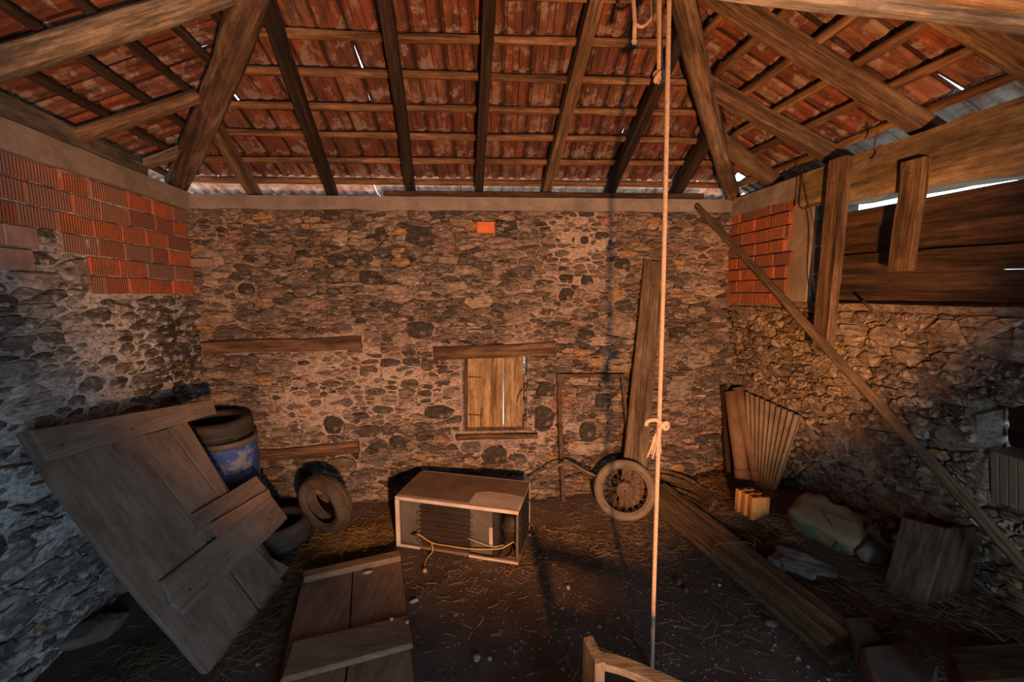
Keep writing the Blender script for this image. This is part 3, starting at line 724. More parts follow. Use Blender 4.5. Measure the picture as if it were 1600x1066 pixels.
post((1313, 248), (1286, 548), 0.125, .07, 'tall reddish-brown post nailed over the left end of the wall boards', .085)
post((1431, 250), (1408, 424), .125, .05, 'short upright plank nailed to the middle of the dark wall boards', .075)
# the hole low in the right wall
nr = root('window_3', FRL.at(nich[0][0], nich[0][1], -.3), kind='structure')
cn = cent(nich); nb0 = (min(p[0] for p in nich), max(p[0] for p in nich), min(p[1] for p in nich), max(p[1] for p in nich))
ug = FRL.px(1573, 680, -.18)[0]
vs, fs = [], []
for side, (ua, ub) in enumerate(((nb0[0] - .10, ug - .008), (ug + .008, nb0[1] + .10))):
    n = 26; o = len(vs)
    for i in range(n + 1):
        v = nb0[2] - .08 + (nb0[3] - nb0[2] + .16) * i / n; e = .022 * mnoise.noise(Vector((v * 22, side * 3, 1))) + .012 * mnoise.noise(Vector((v * 60, side, 2)))
        k = smooth(FRL.px(1573, 728, -.18)[1], FRL.px(1573, 710, -.18)[1], v) * smooth(FRL.px(1573, 622, -.18)[1], FRL.px(1573, 640, -.18)[1], v)
        x0, x1 = (ua, ub + e + (1 - k) * .02) if side == 0 else (ua + e - (1 - k) * .02, ub)
        for z in (-.18, -.205): vs += [(x0, v, z), (x1, v, z)]
    for i in range(n):
        a = o + i * 4; fs += [(a, a + 1, a + 5, a + 4), (a + 2, a + 6, a + 7, a + 3), (a, a + 4, a + 6, a + 2), (a + 1, a + 3, a + 7, a + 5)]
mesh_obj('back_board', vs, fs, M['board_dark'], nr, FRL.M())
q0 = FRL.px(1556, 792, -.06); q1 = FRL.px(1640, 728, -.06)
blk = root('hollow_block', FRL.at(q0[0], q0[1], -.1), 'pale ribbed clay block standing in the hole low in the right wall', 'block')
cw, chh = q1[0] - q0[0] - .06, q1[1] - q0[1]
box('block_body', (cw / 2, chh / 2 + .03, 0), (cw, chh, .14), M['carton'], blk, FRL.M() @ Matrix.Translation((q0[0], q0[1] - .03, -.10)), .006)
for k in range(4): box('rib', (cw * (k + .5) / 4, chh / 2 + .03, .071), (cw / 4.4, chh * .96, .006), M['carton'], blk, FRL.M() @ Matrix.Translation((q0[0], q0[1] - .03, -.10)), .003)

# ================================================================== ROOF
SL = R(31); ZR = ZT + .045
class Slope(Frame): pass
Hb = FB.N.copy()
fb = Frame(A + Vector((0, 0, ZR)), FB.U, -FB.N * -1 * math.cos(SL) + Vector((0, 0, math.sin(SL))), (0, 0, 1))
fb.N = (Vector((0, 0, math.cos(SL))) - Hb * math.sin(SL)).normalized()
def mk_slope(o, U, hipdir):
    U = Vector(U).normalized(); N = U.cross(Vector(hipdir)).normalized()
    if N.z < 0: N = -N
    V = N.cross(U)
    if V.z < 0: V = -V
    return Frame(o, U, V, N)
hipL0 = hit(280, 290, fb.o, fb.N); hipL1 = hit(415, 0, fb.o, fb.N)
hipR0 = hit(1143, 300, fb.o, fb.N); hipR1 = hit(1064, 0, fb.o, fb.N)
A0 = A + Vector((0, 0, ZR)); B0 = B + Vector((0, 0, ZR))
dL = (hipL1 - A0).normalized(); dR = (hipR1 - B0).normalized()
fl = mk_slope(A0, FL.U, dL); frr = mk_slope(B0, FR.U, dR)
RTH, BTH = .11, .05
TOFF = RTH + BTH + .012
GA, TW, TL = .255, .212, .305
def tile_mesh():
    xs = [-.112, -.100, -.086, -.076, -.028, -.018, .018, .028, .076, .086, .100, .112]
    zs = [.024, .024, .020, 0, 0, .020, .020, 0, 0, .020, .014, .014]
    vs, fs = [], []; n = len(xs); th = .011
    for y in (-TL / 2, TL / 2):
        vs += [(x, y, z) for x, z in zip(xs, zs)]; vs += [(x, y, z + th) for x, z in zip(xs, zs)]
    for i in range(n - 1):
        a = i; b = i + 1; c = 2 * n
        fs += [(a, b, c + b, c + a), (n + a, c + n + a, c + n + b, n + b), (a, n + a, n + b, b), (c + a, c + b, c + n + b, c + n + a)]
    fs += [(0, c, c + n, n), (n - 1, 2 * n - 1, c + 2 * n - 1, c + n - 1)]
    for cx_ in (-.05, .05):   # the two lugs that hook over the batten
        o = len(vs); y0, y1 = TL / 2 - .05, TL / 2 - .028
        vs += [(cx_ + dx * .022, y, z) for z, k in ((.002, 1), (-.020, .6)) for y in (y0, y1) for dx in (-k, k)]
        fs += [(o + 4, o + 6, o + 7, o + 5), (o, o + 1, o + 5, o + 4), (o + 2, o + 6, o + 7, o + 3), (o, o + 4, o + 6, o + 2), (o + 1, o + 3, o + 7, o + 5)]
    me = bpy.data.meshes.new('tile'); me.from_pydata(vs, [], fs); me.materials.append(M['tile']); me.update(); return me
M['tile_eave_lit'] = plain('lit_eave_tile', (.42, .22, .17), (.66, .56, .50), 9, .9, lo=.4, hi=.6)  # paler eave tiles; bright daylight under the eaves is put into their colour
TILE_E = tile_mesh(); TILE_E.materials[0] = M['tile_eave_lit']
TILE = tile_mesh(); NT = np.array([v.co for v in TILE.vertices]); FT = [tuple(p.vertices) for p in TILE.polygons]
gaps = []
def add_gap(fr, x, y, dx, ry): gaps.append((fr, hit(x, y, fr.o + fr.N * TOFF, fr.N), dx, ry))
V0 = -.53
def hip_lim(fr, d, v):      # u of the hip at height v on a slope
    du, dv = d.dot(fr.U), d.dot(fr.V); return du / dv * v
def tiles(ceil, fr, umin, umax, vmax, seed, keep, limit=296):
    rg = np.random.default_rng(seed); cand = []
    nr_ = int((vmax - V0) / GA) + 1
    for r in range(nr_):
        v = V0 + GA * (r + .5); u = umin(v); off = (r % 2) * TW * .0
        k0 = math.floor((umin(v) - .05) / TW); k1 = math.ceil((umax(v) + .05) / TW)
        for k in range(k0, k1 + 1):
            uu = k * TW + off + TW / 2
            if uu < umin(v) - .21 or uu > umax(v) + .21: continue
            dx, rz, dn = rg.uniform(-.006, .006), rg.uniform(-.015, .015), rg.uniform(0, .006)
            tilt = -math.atan2(.030, GA) + rg.uniform(-.012, .012); roll = rg.uniform(-.012, .012)
            if rg.random() < .035: rz += rg.uniform(-.05, .05); dn += .008
            p = fr.at(uu, v, TOFF)
            for g, q, gx, ry in gaps:
                if g is fr and abs((q - p).dot(fr.U)) < TW / 2 and abs((q - p).dot(fr.V)) < GA / 2: dx += gx; rz += ry
            mw = fr.M() @ Matrix.Translation((uu + dx, v, TOFF + .012 + dn)) @ Matrix.Rotation(rz, 4, 'Z') @ Matrix.Rotation(roll, 4, 'Y') @ Matrix.Rotation(tilt, 4, 'X')
            px_ = proj(p); d = p.y * math.cos(PITCH) - (p.z - H) * math.sin(PITCH)
            vis = d > .3 and -60 < px_[0] < 1660 and -80 < px_[1] < 420
            cand.append((vis, 1 / max(d, .2), mw, r < 2))
    cand.sort(key=lambda c: (-c[0], -c[1]))
    sv, sf = [], []
    for k, (vis, _, mw, eave) in enumerate(cand):
        if k < limit and vis:
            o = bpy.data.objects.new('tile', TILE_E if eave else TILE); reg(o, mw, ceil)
        else:
            n0 = len(sv); mm = np.array(mw); P = NT @ mm[:3, :3].T + mm[:3, 3]; sv += [tuple(p) for p in P]; sf += [tuple(i + n0 for i in f) for f in FT]
    if sv: tag(mesh_obj('roof_tiles', sv, sf, M['tile'], ceil), kind='stuff')
add_gap(fb, 568, 72, .022, .07); add_gap(fb, 985, 205, .014, .05); add_gap(fb, 872, 50, .010, .03); add_gap(fb, 372, 142, .016, .07)
add_gap(frr, 1287, 232, .012, .1); add_gap(frr, 1500, 130, .01, .08); add_gap(fb, 1010, 20, .014, .03)
apex_v = 3.4
YE = 6.0
def side_top(fr):  # slopes run up to the ridge over x~0
    return (0.0 - fr.o.x) / max(.2, abs(fr.V.x)) 
ceil_b = root('ceiling', fb.at(LB / 2, 0), kind='structure')
ceil_l = root('ceiling', fl.at(1.5, 0), kind='structure')
ceil_r = root('ceiling', frr.at(1.5, 0), kind='structure')
tiles(ceil_b, fb, lambda v: hip_lim(fb, dL, v), lambda v: LB + hip_lim(fb, dR, v), 3.15, 1, None)
vr_l = 3.45; vr_r = 3.05
tiles(ceil_l, fl, lambda v: hip_lim(fl, dL, v), lambda v: 6.2, vr_l, 2, None)
tiles(ceil_r, frr, lambda v: hip_lim(frr, dR, v), lambda v: 6.2, vr_r, 3, None)
# battens
for ceil, fr, ua, ub, vm in ((ceil_b, fb, lambda v: hip_lim(fb, dL, v), lambda v: LB + hip_lim(fb, dR, v), 2.4), (ceil_l, fl, lambda v: hip_lim(fl, dL, v), lambda v: 5.2, 3.2), (ceil_r, frr, lambda v: hip_lim(frr, dR, v), lambda v: 5.2, 3.0)):
    v = V0 + GA + .02 + GA
    while v < vm:
        a, b = ua(v), ub(v); dv = random.uniform(-.012, .012)
        if b - a > .2: log('batten', fr.at(a - .05, v + dv, RTH + BTH / 2 - .004), fr.at(b + .05, v - dv, RTH + BTH / 2 - .004),   .031, .027, M['batten_shaded' if ceil is ceil_l else 'batten'], ceil, wob=.35, sides=7, segs=30, bow=.004)
        v += GA
# rafters
def rpt(fr, x, y, w=0): return hit(x, y, fr.o + fr.N * w, fr.N)
def rafter(fr, a, b, wd, th, mat, label, ext=.35, down=.15, lift=None, name='rafter', round_=0):
    p0, p1 = rpt(fr, *a), rpt(fr, *b); d = (p1 - p0).normalized()
    p0 = p0 - d * down; p1 = p1 + d * ext; w = th / 2 if lift is None else lift
    r = root(name, p0, label, 'rafter')
    if round_: log('timber', p0 + fr.N * w, p1 + fr.N * w, wd / 2, wd / 2 * round_, M[mat], r, wob=.14, segs=20, bow=.006, knots=3)
    else: board('timber', p0 + fr.N * w, p1 + fr.N * w, wd, th, -fr.N, M[mat], r, wob=.006, segs=14)
    return r
rafter(fb, (390, 300), (335, 210), .085, RTH, 'rafter', 'short brown rafter ending under the thick left hip log, back roof slope', .3)
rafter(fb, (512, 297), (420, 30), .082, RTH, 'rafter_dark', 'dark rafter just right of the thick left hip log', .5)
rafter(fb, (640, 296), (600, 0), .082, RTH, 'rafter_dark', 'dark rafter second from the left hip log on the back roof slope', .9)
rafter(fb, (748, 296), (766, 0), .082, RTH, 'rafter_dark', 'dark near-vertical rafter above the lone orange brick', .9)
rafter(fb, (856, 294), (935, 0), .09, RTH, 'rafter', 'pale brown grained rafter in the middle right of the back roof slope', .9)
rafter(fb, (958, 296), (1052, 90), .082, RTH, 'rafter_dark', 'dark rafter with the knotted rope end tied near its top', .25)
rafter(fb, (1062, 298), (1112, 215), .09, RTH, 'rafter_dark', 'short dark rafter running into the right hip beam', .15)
def hipbeam(p0, p1, r0, r1, mat, label, w=-.02, ext=1.3, log_=True):
    a, b = hit(*p0, fb.o + fb.N * w, fb.N), hit(*p1, fb.o + fb.N * w, fb.N); d = (b - a).normalized()
    r = root('hip_rafter', a, label, 'rafter')
    log('timber', a - d * .1, b + d * ext, r0, r1, M[mat], r, wob=.16, sides=14, segs=26, bow=.012, knots=5); return r
hipbeam((282, 278), (400, -10), .085, .105, 'log', 'thick barkless hip log rising from the left back corner', .0)
hipbeam((1141, 300), (1060, -10), .065, .085, 'log', 'brown twisted hip beam rising from the right back corner', .0)
# left slope
p = rpt(fl, 160, 215, -.02); q = rpt(fl, 300, 170, -.02)
rafter(fl, (150, 218), (285, 172), .105, .11, 'rafter', 'short rusty-brown rafter behind the thick left hip log', .15, .3, round_=.9)
rafter(fl, (-30, 118), (325, 4), .145, .2, 'log_pale', 'big pale log crossing the upper left corner into the hip log', .12, .35, .02, round_=.85)
rafter(fl, (222, 272), (290, 246), .10, .05, 'log_pale', 'pale split rafter end beside the foot of the left hip log', .02, .2, .06)
# right slope
rafter(frr, (1204, 294), (1135, 240), .09, RTH, 'rafter', 'shortest brown rafter beside the foot of the right hip beam', .15, .1)
rafter(frr, (1302, 258), (1120, 155), .08, RTH, 'rafter', 'mid-length brown rafter running into the right hip beam', .2, .15)
rafter(frr, (1436, 212), (1105, 0), .085, RTH, 'rafter', 'long thick brown rafter of the right roof slope', .25, .2)
rafter(frr, (1640, 128), (1515, 52), .12, RTH, 'rafter', 'orange-brown rafter end under the grey tie beam', .5, .2)
tb = root('tie_beam', (1.2, 1.1, 3.0), 'big squared grey tie beam crossing the upper right corner', 'beam')
zb_ = 2.95; h2 = lambda x, y: hit(x, y, (0, 0, zb_), Vector((0, 0, 1)))
fA, fB, gA, gB = h2(1303, 0), h2(1600, 37), h2(1229, 0), h2(1600, 57)
dA = (fB - fA).normalized(); mid_ = (fB + gB) / 2; wd_ = abs((gB - fB).dot(Vector((-dA.y, dA.x, 0))))
board('timber', mid_ - dA * 1.3 + Vector((0, 0, .08)), mid_ + dA * .9 + Vector((0, 0, .08)), wd_, .16, (0, 0, 1), M['grey_beam'], tb, wob=.008, bev=.015)
board('plank', mid_ - dA * 1.3 + Vector((dA.y, -dA.x, 0)) * (wd_ / 2 + .02) + Vector((0, 0, .10)), mid_ + dA * .9 + Vector((dA.y, -dA.x, 0)) * (wd_ / 2 + .02) + Vector((0, 0, .10)), .17, .03, (dA.y, -dA.x, 0), M['rafter'], tb, wob=.006)  # added face plank; its browner wood stands in for lamp light on the beam
# ================================================================== OBJECTS
def prism(name, fr, poly, w0, w1, mat, parent=None, along=None, rough=.004, bev=.004, sub=.12):
    """a piece with a drawn outline in the plane of fr, from depth w0 to w1; local X runs along the grain"""
    poly = ccw(poly); out = []; _seed[0] += 1; sd = _seed[0] * 1.93
    for p, q in zip(poly, poly[1:] + poly[:1]):
        l = math.hypot(q[0] - p[0], q[1] - p[1]); k = max(1, int(l / sub))
        for i in range(k):
            x, y = p[0] + (q[0] - p[0]) * i / k, p[1] + (q[1] - p[1]) * i / k
            e = rough if i else rough * .3
            out.append((x + e * mnoise.noise(Vector((x * 9, y * 9, sd))), y + e * mnoise.noise(Vector((x * 9, y * 9, sd + 5)))))
    along = along or (1, 0); a = math.atan2(along[1], along[0]); c = out[0]; ca, sa = math.cos(-a), math.sin(-a)
    bm = bmesh.new(); th = w1 - w0
    vs = [bm.verts.new(((x - c[0]) * ca - (y - c[1]) * sa, (x - c[0]) * sa + (y - c[1]) * ca, 0)) for x, y in out]
    f = bm.faces.new(vs); r = bmesh.ops.extrude_face_region(bm, geom=[f])
    bmesh.ops.translate(bm, verts=[g for g in r['geom'] if isinstance(g, bmesh.types.BMVert)], vec=(0, 0, th))
    if bev:
        top = [e for e in bm.edges if all(v.co.z > th * .5 for v in e.verts)]
        bmesh.ops.bevel(bm, geom=top, offset=min(bev, th * .4), segments=1, affect='EDGES')
    return from_bm(name, bm, M[mat] if isinstance(mat, str) else mat, parent, fr.M() @ Matrix.Translation((c[0], c[1], w0)) @ Matrix.Rotation(a, 4, 'Z'))

# ---- plank door leaning on the left wall
Pbl = gp(325, 1052); Pbr = gp(452, 905); t_ = FL.px(40, 668, .05); T0 = FL.at(t_[0], t_[1], .05); Ptl = EYE + (T0 - EYE) * .97
V_ = (Ptl - Pbl).normalized(); N_ = (Pbr - Pbl).cross(V_).normalized()
if N_.x < 0: N_ = -N_
FD = Frame(Pbl, V_.cross(N_), V_, N_)
dpoly = lambda pts: pxpoly(FD, pts)
r = root('plank_door', Pbl, 'dusty grey plank door propped against the left stone wall', 'door')
up = (0, 1)
prism('plank', FD, dpoly([(30, 675), (78, 753), (166, 871), (227, 945), (325, 1056), (411, 964), (205, 684)]), -.03, 0, 'door_wood', r, up)
prism('plank', FD, dpoly([(206, 684), (412, 957), (453, 922), (440, 904), (261, 670)]), -.03, -.003, 'door_wood', r, up)
prism('plank', FD, dpoly([(263, 669), (441, 901), (452, 886), (400, 858), (358, 766), (290, 655)]), -.03, .001, 'door_wood', r, up)
prism('cross_batten', FD, dpoly([(40, 676), (328, 626), (335, 648), (68, 724)]), .001, .032, 'door_wood', r, (1, 0), bev=.008)
prism('cross_batten', FD, dpoly([(246, 911), (318, 855), (420, 777), (446, 812), (418, 840), (286, 962), (262, 948)]), .001, .032, 'door_wood', r, (1, 0), bev=.008)
prism('patch_board', FD, dpoly([(297, 805), (396, 746), (412, 765), (420, 776), (318, 846), (306, 832)]), .002, .03, 'door_wood', r, (1, 0))
prism('patch_board', FD, dpoly([(321, 822), (413, 768), (416, 780), (333, 846)]), .031, .052, 'door_floor', r, (1, 0))
for x, y in ((90, 700), (200, 675), (300, 650), (290, 925), (350, 878), (415, 815)):
    q = FD.px(x, y); lathe('nail', [(.009, 0), (.008, .003), (.001, .005)], M['rust'], r, axis_mw(FD.at(q[0], q[1], .031), FD.N), 8)
# ---- plank door lying on the floor
FF = Frame((-1.2, 2.5, .0), (1, 0, 0), (0, 1, 0), (0, 0, 1))
def fpoly(pts, z=.06): return [(hit(x, y, (0, 0, z), Vector((0, 0, 1))).x + 1.2, hit(x, y, (0, 0, z), Vector((0, 0, 1))).y - 2.5) for x, y in pts]
r = root('plank_door', (-1.2, 2.5, 0), 'dusty brown plank door lying flat on the earth floor', 'door')
prism('plank', FF, fpoly([(474, 900), (551, 882), (545, 990), (534, 1110), (420, 1130)]), .02, .058, 'door_floor', r, up)
prism('plank', FF, fpoly([(552.5, 882), (625, 867), (647, 1066), (653, 1120), (536, 1112), (547, 990)]), .02, .06, 'door_floor', r, up)
prism('cross_batten', FF, fpoly([(473, 893), (623, 860), (626, 870), (475, 904)], .1), .061, .105, 'door_floor', r, (1, 0), bev=.006)
prism('cross_batten', FF, fpoly([(457, 1000), (637, 959), (645, 1004), (438, 1060)], .1), .061, .092, 'door_floor', r, (1, 0), bev=.008)
for x, y in ((612, 968), (636, 972)): rock('knob', hit(x, y, (0, 0, .1), Vector((0, 0, 1))), (.016, .013, .012), M['pale'], r, sub=1)

# ---- blue drum, tyres
def tyre(name, loc, axis, Ro, rw, hw, label, mat='rubber', group=None):
    r = root(name, loc, label, 'tyre', group); mw = axis_mw(loc, axis)
    ri = Ro - rw
    prof = [(ri, -hw * .62), (ri + rw * .25, -hw * .95), (Ro - rw * .35, -hw), (Ro - rw * .08, -hw * .78), (Ro, -hw * .5), (Ro, hw * .5), (Ro - rw * .08, hw * .78), (Ro - rw * .35, hw), (ri + rw * .25, hw * .95), (ri, hw * .62), (ri + rw * .12, hw * .5), (Ro - rw * .25, hw * .6), (Ro - rw * .2, -hw * .6), (ri + rw * .12, -hw * .5)]
    lathe('carcass', prof, M[mat], r, mw, 40, True)
    for z in (-hw * .28, 0, hw * .28): lathe('tread_rib', [(Ro - .004, z - hw * .11), (Ro + .007, z - hw * .09), (Ro + .007, z + hw * .09), (Ro - .004, z + hw * .11)], M[mat], r, mw, 40, True)
    for s in (-1, 1): lathe('bead', [(ri - .004, s * hw * .55), (ri + .016, s * hw * .55), (ri + .016, s * hw * .70), (ri - .004, s * hw * .70)], M[mat], r, mw, 40, True)
    return r
dl = Vector((-2.60, 3.47, 0)); zt = .92
r = root('plastic_drum', dl, 'faded blue plastic drum with pale scuffs behind the leaning door', 'drum')
lathe('body', [(.20, .0), (.235, .03), (.245, .2), (.238, .22), (.238, .25), (.248, .27), (.248, .62), (.240, .64), (.240, .66), (.246, .68), (.243, .86), (.225, zt - .03), (.21, zt - .015)], M['plastic_blue'], r, Matrix.Translation(dl), 40)
lathe('rim_ring', [(.205, zt - .05), (.252, zt - .05), (.256, zt - .02), (.25, zt), (.205, zt)], M['fridge_back'], r, Matrix.Translation(dl), 40, True)
tyre('tyre', dl + Vector((-.08, .0, zt + .09)), (.03, -.03, 1), .285, .115, .088, 'black car tyre lying on top of the blue drum')
g0 = gp(462, 818)
tyre('tyre', Vector((-2.08, 3.30, .115)), (-.05, .03, 1), .27, .085, .105, 'dirty black tyre lying flat on the floor beside the leaning door')
tyre('tyre', EYE + ray(508, 786) * (3.36 / ray(508, 786).y), (-.38, -.90, -.14), .265, .088, .08, 'small tyre tilted up on the edge of the flat tyre', 'rubber_half')

# ---- the fridge lying on its side, back towards the room
f0, f1 = gp(620, 853), gp(810, 886); f0.z = f1.z = .01
fu = (f1 - f0); FW = fu.length; fu.normalize(); fn = Vector((fu.y, -fu.x, 0))
FF2 = Frame(f0, fu, (0, 0, 1), fn)
FH = FF2.px(613, 775)[1]; q = hit(652, 738, (0, 0, FH), Vector((0, 0, 1))); FDp = -(q - f0).dot(fn)
FDp = max(.38, min(.58, FDp))
r = root('fridge', f0, 'old white fridge lying on its side with its coil grid showing', 'fridge')
def fbx(name, u0, u1, v0, v1, w0, w1, mat, bev=.003, par=None):
    return box(name, ((u0 + u1) / 2, (v0 + v1) / 2, (w0 + w1) / 2), (abs(u1 - u0), abs(v1 - v0), abs(w1 - w0)), M[mat], par or r, FF2.M(), bev)
T = .022
fbx('top_panel', 0, FW, FH - T, FH, -FDp, -.004, 'white_metal', .006)
fbx('bottom_panel', 0, FW, 0, T, -FDp, -.004, 'fridge_dirty', .006)
fbx('end_panel', 0, T, T, FH - T, -FDp, -.004, 'fridge_dirty'); 
fbx('end_panel', FW - T * .6, FW, T, FH - T, -FDp, -.10, 'black')
fbx('door_panel', 0, FW, 0, FH, -FDp - .045, -FDp - .004, 'white_metal', .01)
fbx('edge_strip', 0, FW, FH - .028, FH + .002, -.02, .006, 'white_metal'); fbx('edge_strip', -.002, .03, 0, FH - .03, -.02, .006, 'white_metal')
fbx('edge_strip', .03, FW * .20, 0, .022, -.02, .004, 'white_metal'); fbx('edge_strip', FW * .61, FW, 0, .02, -.02, .005, 'white_metal'); fbx('edge_strip', FW - .022, FW, .02, FH - .03, -.02, .004, 'fridge_back')
fbx('edge_strip', FW - .02, FW + .002, .01, FH - .03, -FDp, -FDp + .02, 'white_metal')
fbx('back_panel', .03, FW * .81, .022, FH - .03, -.05, -.035, 'fridge_back')
fbx('divider', FW * .80, FW * .845, .02, FH - .03, -.22, -.012, 'black')
fbx('label_plate', FW * .765, FW * .80, .10, .27, -.035, -.030, 'white_metal')
dl_ = [(0, FH * 0), (FW, 0)]
FT2 = Frame(FF2.at(0, FH, 0), fu, -fn, (0, 0, 1))
prism('dirt_layer', FT2, [(0, .03), (FW * .60, .03), (FW * .61, FDp * .42), (FW * .70, FDp * .52), (FW * .90, FDp * .50), (FW, FDp * .46), (FW, FDp), (0, FDp)], .0005, .004, 'fridge_dirty', r, (1, 0), bev=0)
cu0, cu1, cv0, cv1 = FW * .205, FW * .615, .03, FH - .055
fbx('coil_plate', cu0, cu1, cv0, cv1, -.034, -.022, 'black')
bm = bmesh.new(); nrow = 9; pts = []
for k in range(nrow):
    v = cv1 - .025 - (cv1 - cv0 - .05) * k / (nrow - 1); xs = (cu0 - .012, cu1 + .012) if k % 2 == 0 else (cu1 + .012, cu0 - .012)
    pts += [FF2.at(xs[0], v, -.012), FF2.at((xs[0] + xs[1]) / 2, v, -.012), FF2.at(xs[1], v, -.012)]
    if k < nrow - 1:
        v2 = cv1 - .025 - (cv1 - cv0 - .05) * (k + .5) / (nrow - 1); s = 1 if k % 2 == 0 else -1; pts.append(FF2.at(xs[1] + s * .022, v2, -.010))
tube_bm(bm, pts, .0032, 6); from_bm('coil', bm, M['coil'], r, None, True)
bm = bmesh.new()
for k in range(14):
    v = cv0 + .02 + (cv1 - cv0 - .04) * k / 13; tube_bm(bm, [FF2.at(cu0, v, -.020), FF2.at(cu1, v, -.020)], .0018, 4)
tag(from_bm('grid_wires', bm, M['coil'], r), kind='stuff')
cc = FF2.at(FW * .925, .20, -.12)
lathe('compressor', [(.045, -.12), (.075, -.10), (.083, -.02), (.083, .04), (.07, .095), (.03, .115)], M['black'], r, Matrix.Translation(cc + Vector((0, 0, .06))), 28)
lathe('compressor_seam', [(.083, 0), (.090, .0), (.090, .012), (.083, .012)], M['rust'], r, Matrix.Translation(cc + Vector((0, 0, .06))), 28, True)
fbx('mount_plate', FW * .85, FW - .02, .03, .045, -.24, -.02, 'fridge_back')
tube('cable', curve_pts([FF2.at(FW * .135, .115, .004), FF2.at(FW * .19, .15, .012), FF2.at(FW * .31, .09, .012), FF2.at(FW * .45, .08, .008), FF2.at(FW * .65, .085, .008), FF2.at(FW * .84, .11, -.005), FF2.at(FW * .90, .13, -.03), FF2.at(FW * .95, .16, -.05)], 40), .0055, M['wire_yellow'], r, 6)
tube('cable', curve_pts([FF2.at(FW * .31, .09, .012), FF2.at(FW * .32, .02, .03), FF2.at(FW * .30, -.0, .10), gp(662, 893) + Vector((0, 0, .012))], 24), .005, M['wire_yellow'], r, 6)
tube('cable', curve_pts([FF2.at(FW * .60, .165, -.004), FF2.at(FW * .70, .145, .0), FF2.at(FW * .80, .125, .0), FF2.at(FW * .88, .14, -.02)], 20), .004, M['wire_grey'], r, 6)
tube('cable', curve_pts([FF2.at(FW * .62, .04, .006), FF2.at(FW * .80, .035, .004), FF2.at(FW * .93, .06, -.01), FF2.at(FW * .975, .12, -.03), FF2.at(FW * .95, .17, -.05)], 24), .0045, M['coil'], r, 6)
lathe('plug', [(.016, 0), (.018, .02), (.012, .035)], M['wire_yellow'], r, axis_mw(gp(662, 893) + Vector((0, 0, .014)), (.7, -.7, .1)), 10)
lathe('pipe_stub', [(.014, 0), (.014, .09), (.008, .10)], M['coil'], r, axis_mw(FF2.at(FW * .13, .115, -.03), (fu * .6 + Vector((0, 0, .35)) + fn * .6)), 10)
for k in range(2): box('foot', (0, 0, 0), (.03, .02, .03), M['black'], r, FF2.M() @ Matrix.Translation((FW + .004, FH * (.25 + .5 * k), -FDp * .8)), .003)

# ---- rusty frame and scrap standing at the back wall
fa = gp(880, 783); fb_ = Vector((1.15, 3.93, .05)); ta = hit(873, 587, FB.at(0, 0, .06), FB.N); tb_ = hit(972, 587, FB.at(0, 0, .06), FB.N)
r = root('steel_stand', fa, 'rusty open rectangular steel stand leaning on the back wall beside the plank', 'stand')
board('upright', fa, ta, .04, .025, (0, -1, 0), M['rust'], r, wob=.001, bev=.003)
board('upright', hit(990, 760, FB.at(0, 0, .14), FB.N), tb_, .034, .025, (0, -1, 0), M['rust'], r, wob=.001, bev=.003)
board('crossbar', ta + Vector((-.02, 0, 0)), tb_ + Vector((.02, 0, 0)), .034, .025, (0, -1, 0), M['rust'], r, wob=.001, bev=.003)
q0, q1 = hit(986, 728, FB.at(0, 0, .13), FB.N), fa.lerp(ta, .18)
board('crossbar', q1, q0, .02, .02, (0, -1, 0), M['rust'], r, wob=.001, bev=.003)
pw = lambda x, y, w_: hit(x, y, FB.at(0, 0, w_), FB.N)
r = root('tube_stand', gp(836, 770), 'bent rusty tube stand between the fridge and the spoked wheel', 'stand')
tube('bent_tube', curve_pts([pw(830, 757, .35), pw(850, 743, .30), pw(868, 729, .26), pw(882, 725, .25), pw(896, 726, .25), pw(912, 735, .28), pw(930, 744, .32)], 30), .013, M['rim'], r, 8)
tube('bent_tube', curve_pts([pw(894, 728, .27), pw(905, 734, .29), pw(926, 748, .34)], 12), .011, M['rust'], r, 8)
for k, (x0, y0, x1, y1, mt) in enumerate(((884, 755, 920, 755, 'white_metal'), (840, 767, 930, 764, 'rim'), (872, 771, 930, 770, 'rim'))):
    a, b = gp(x0, y0 + 4) + Vector((0, 0, .035)), gp(x1, y1 + 4) + Vector((0, 0, .035))
    rr = root('metal_rod', a, ('pale short tube lying on the floor by the spoked wheel', 'thin rusty rod lying behind the fridge corner, longest of three', 'thin rusty rod lying nearest the room beside the spoked wheel')[k], 'rod')
    tube('rod', [a, a.lerp(b, .5), b], .018 if k == 0 else .010, M[mt], rr, 8)
    lathe('end_ring', [(.012, -.012), (.022 if k == 0 else .013, -.012), (.022 if k == 0 else .013, .012), (.012, .012)], M['rust'], rr, axis_mw(b, b - a), 10, True)

# ---- long plank on the back wall
pbt = gp(984, 792) + Vector((0, 0, -.0)); ptp = pw(1022, 409, .035)
r = root('plank', pbt, 'long brown plank leaning upright on the back wall behind the spoked wheel', 'plank')
board('timber', pbt, ptp, .245, .04, (0, -1, .2), M['board'], r, wob=.006, width2=.19, segs=16, endcut=.01)
for t in (.12, .5, .9):
    p = pbt.lerp(ptp, t) + Vector((0, -.025, .005)); lathe('nail', [(.008, 0), (.007, .004), (.001, .006)], M['rust'], r, axis_mw(p, (0, -1, .2)), 8)

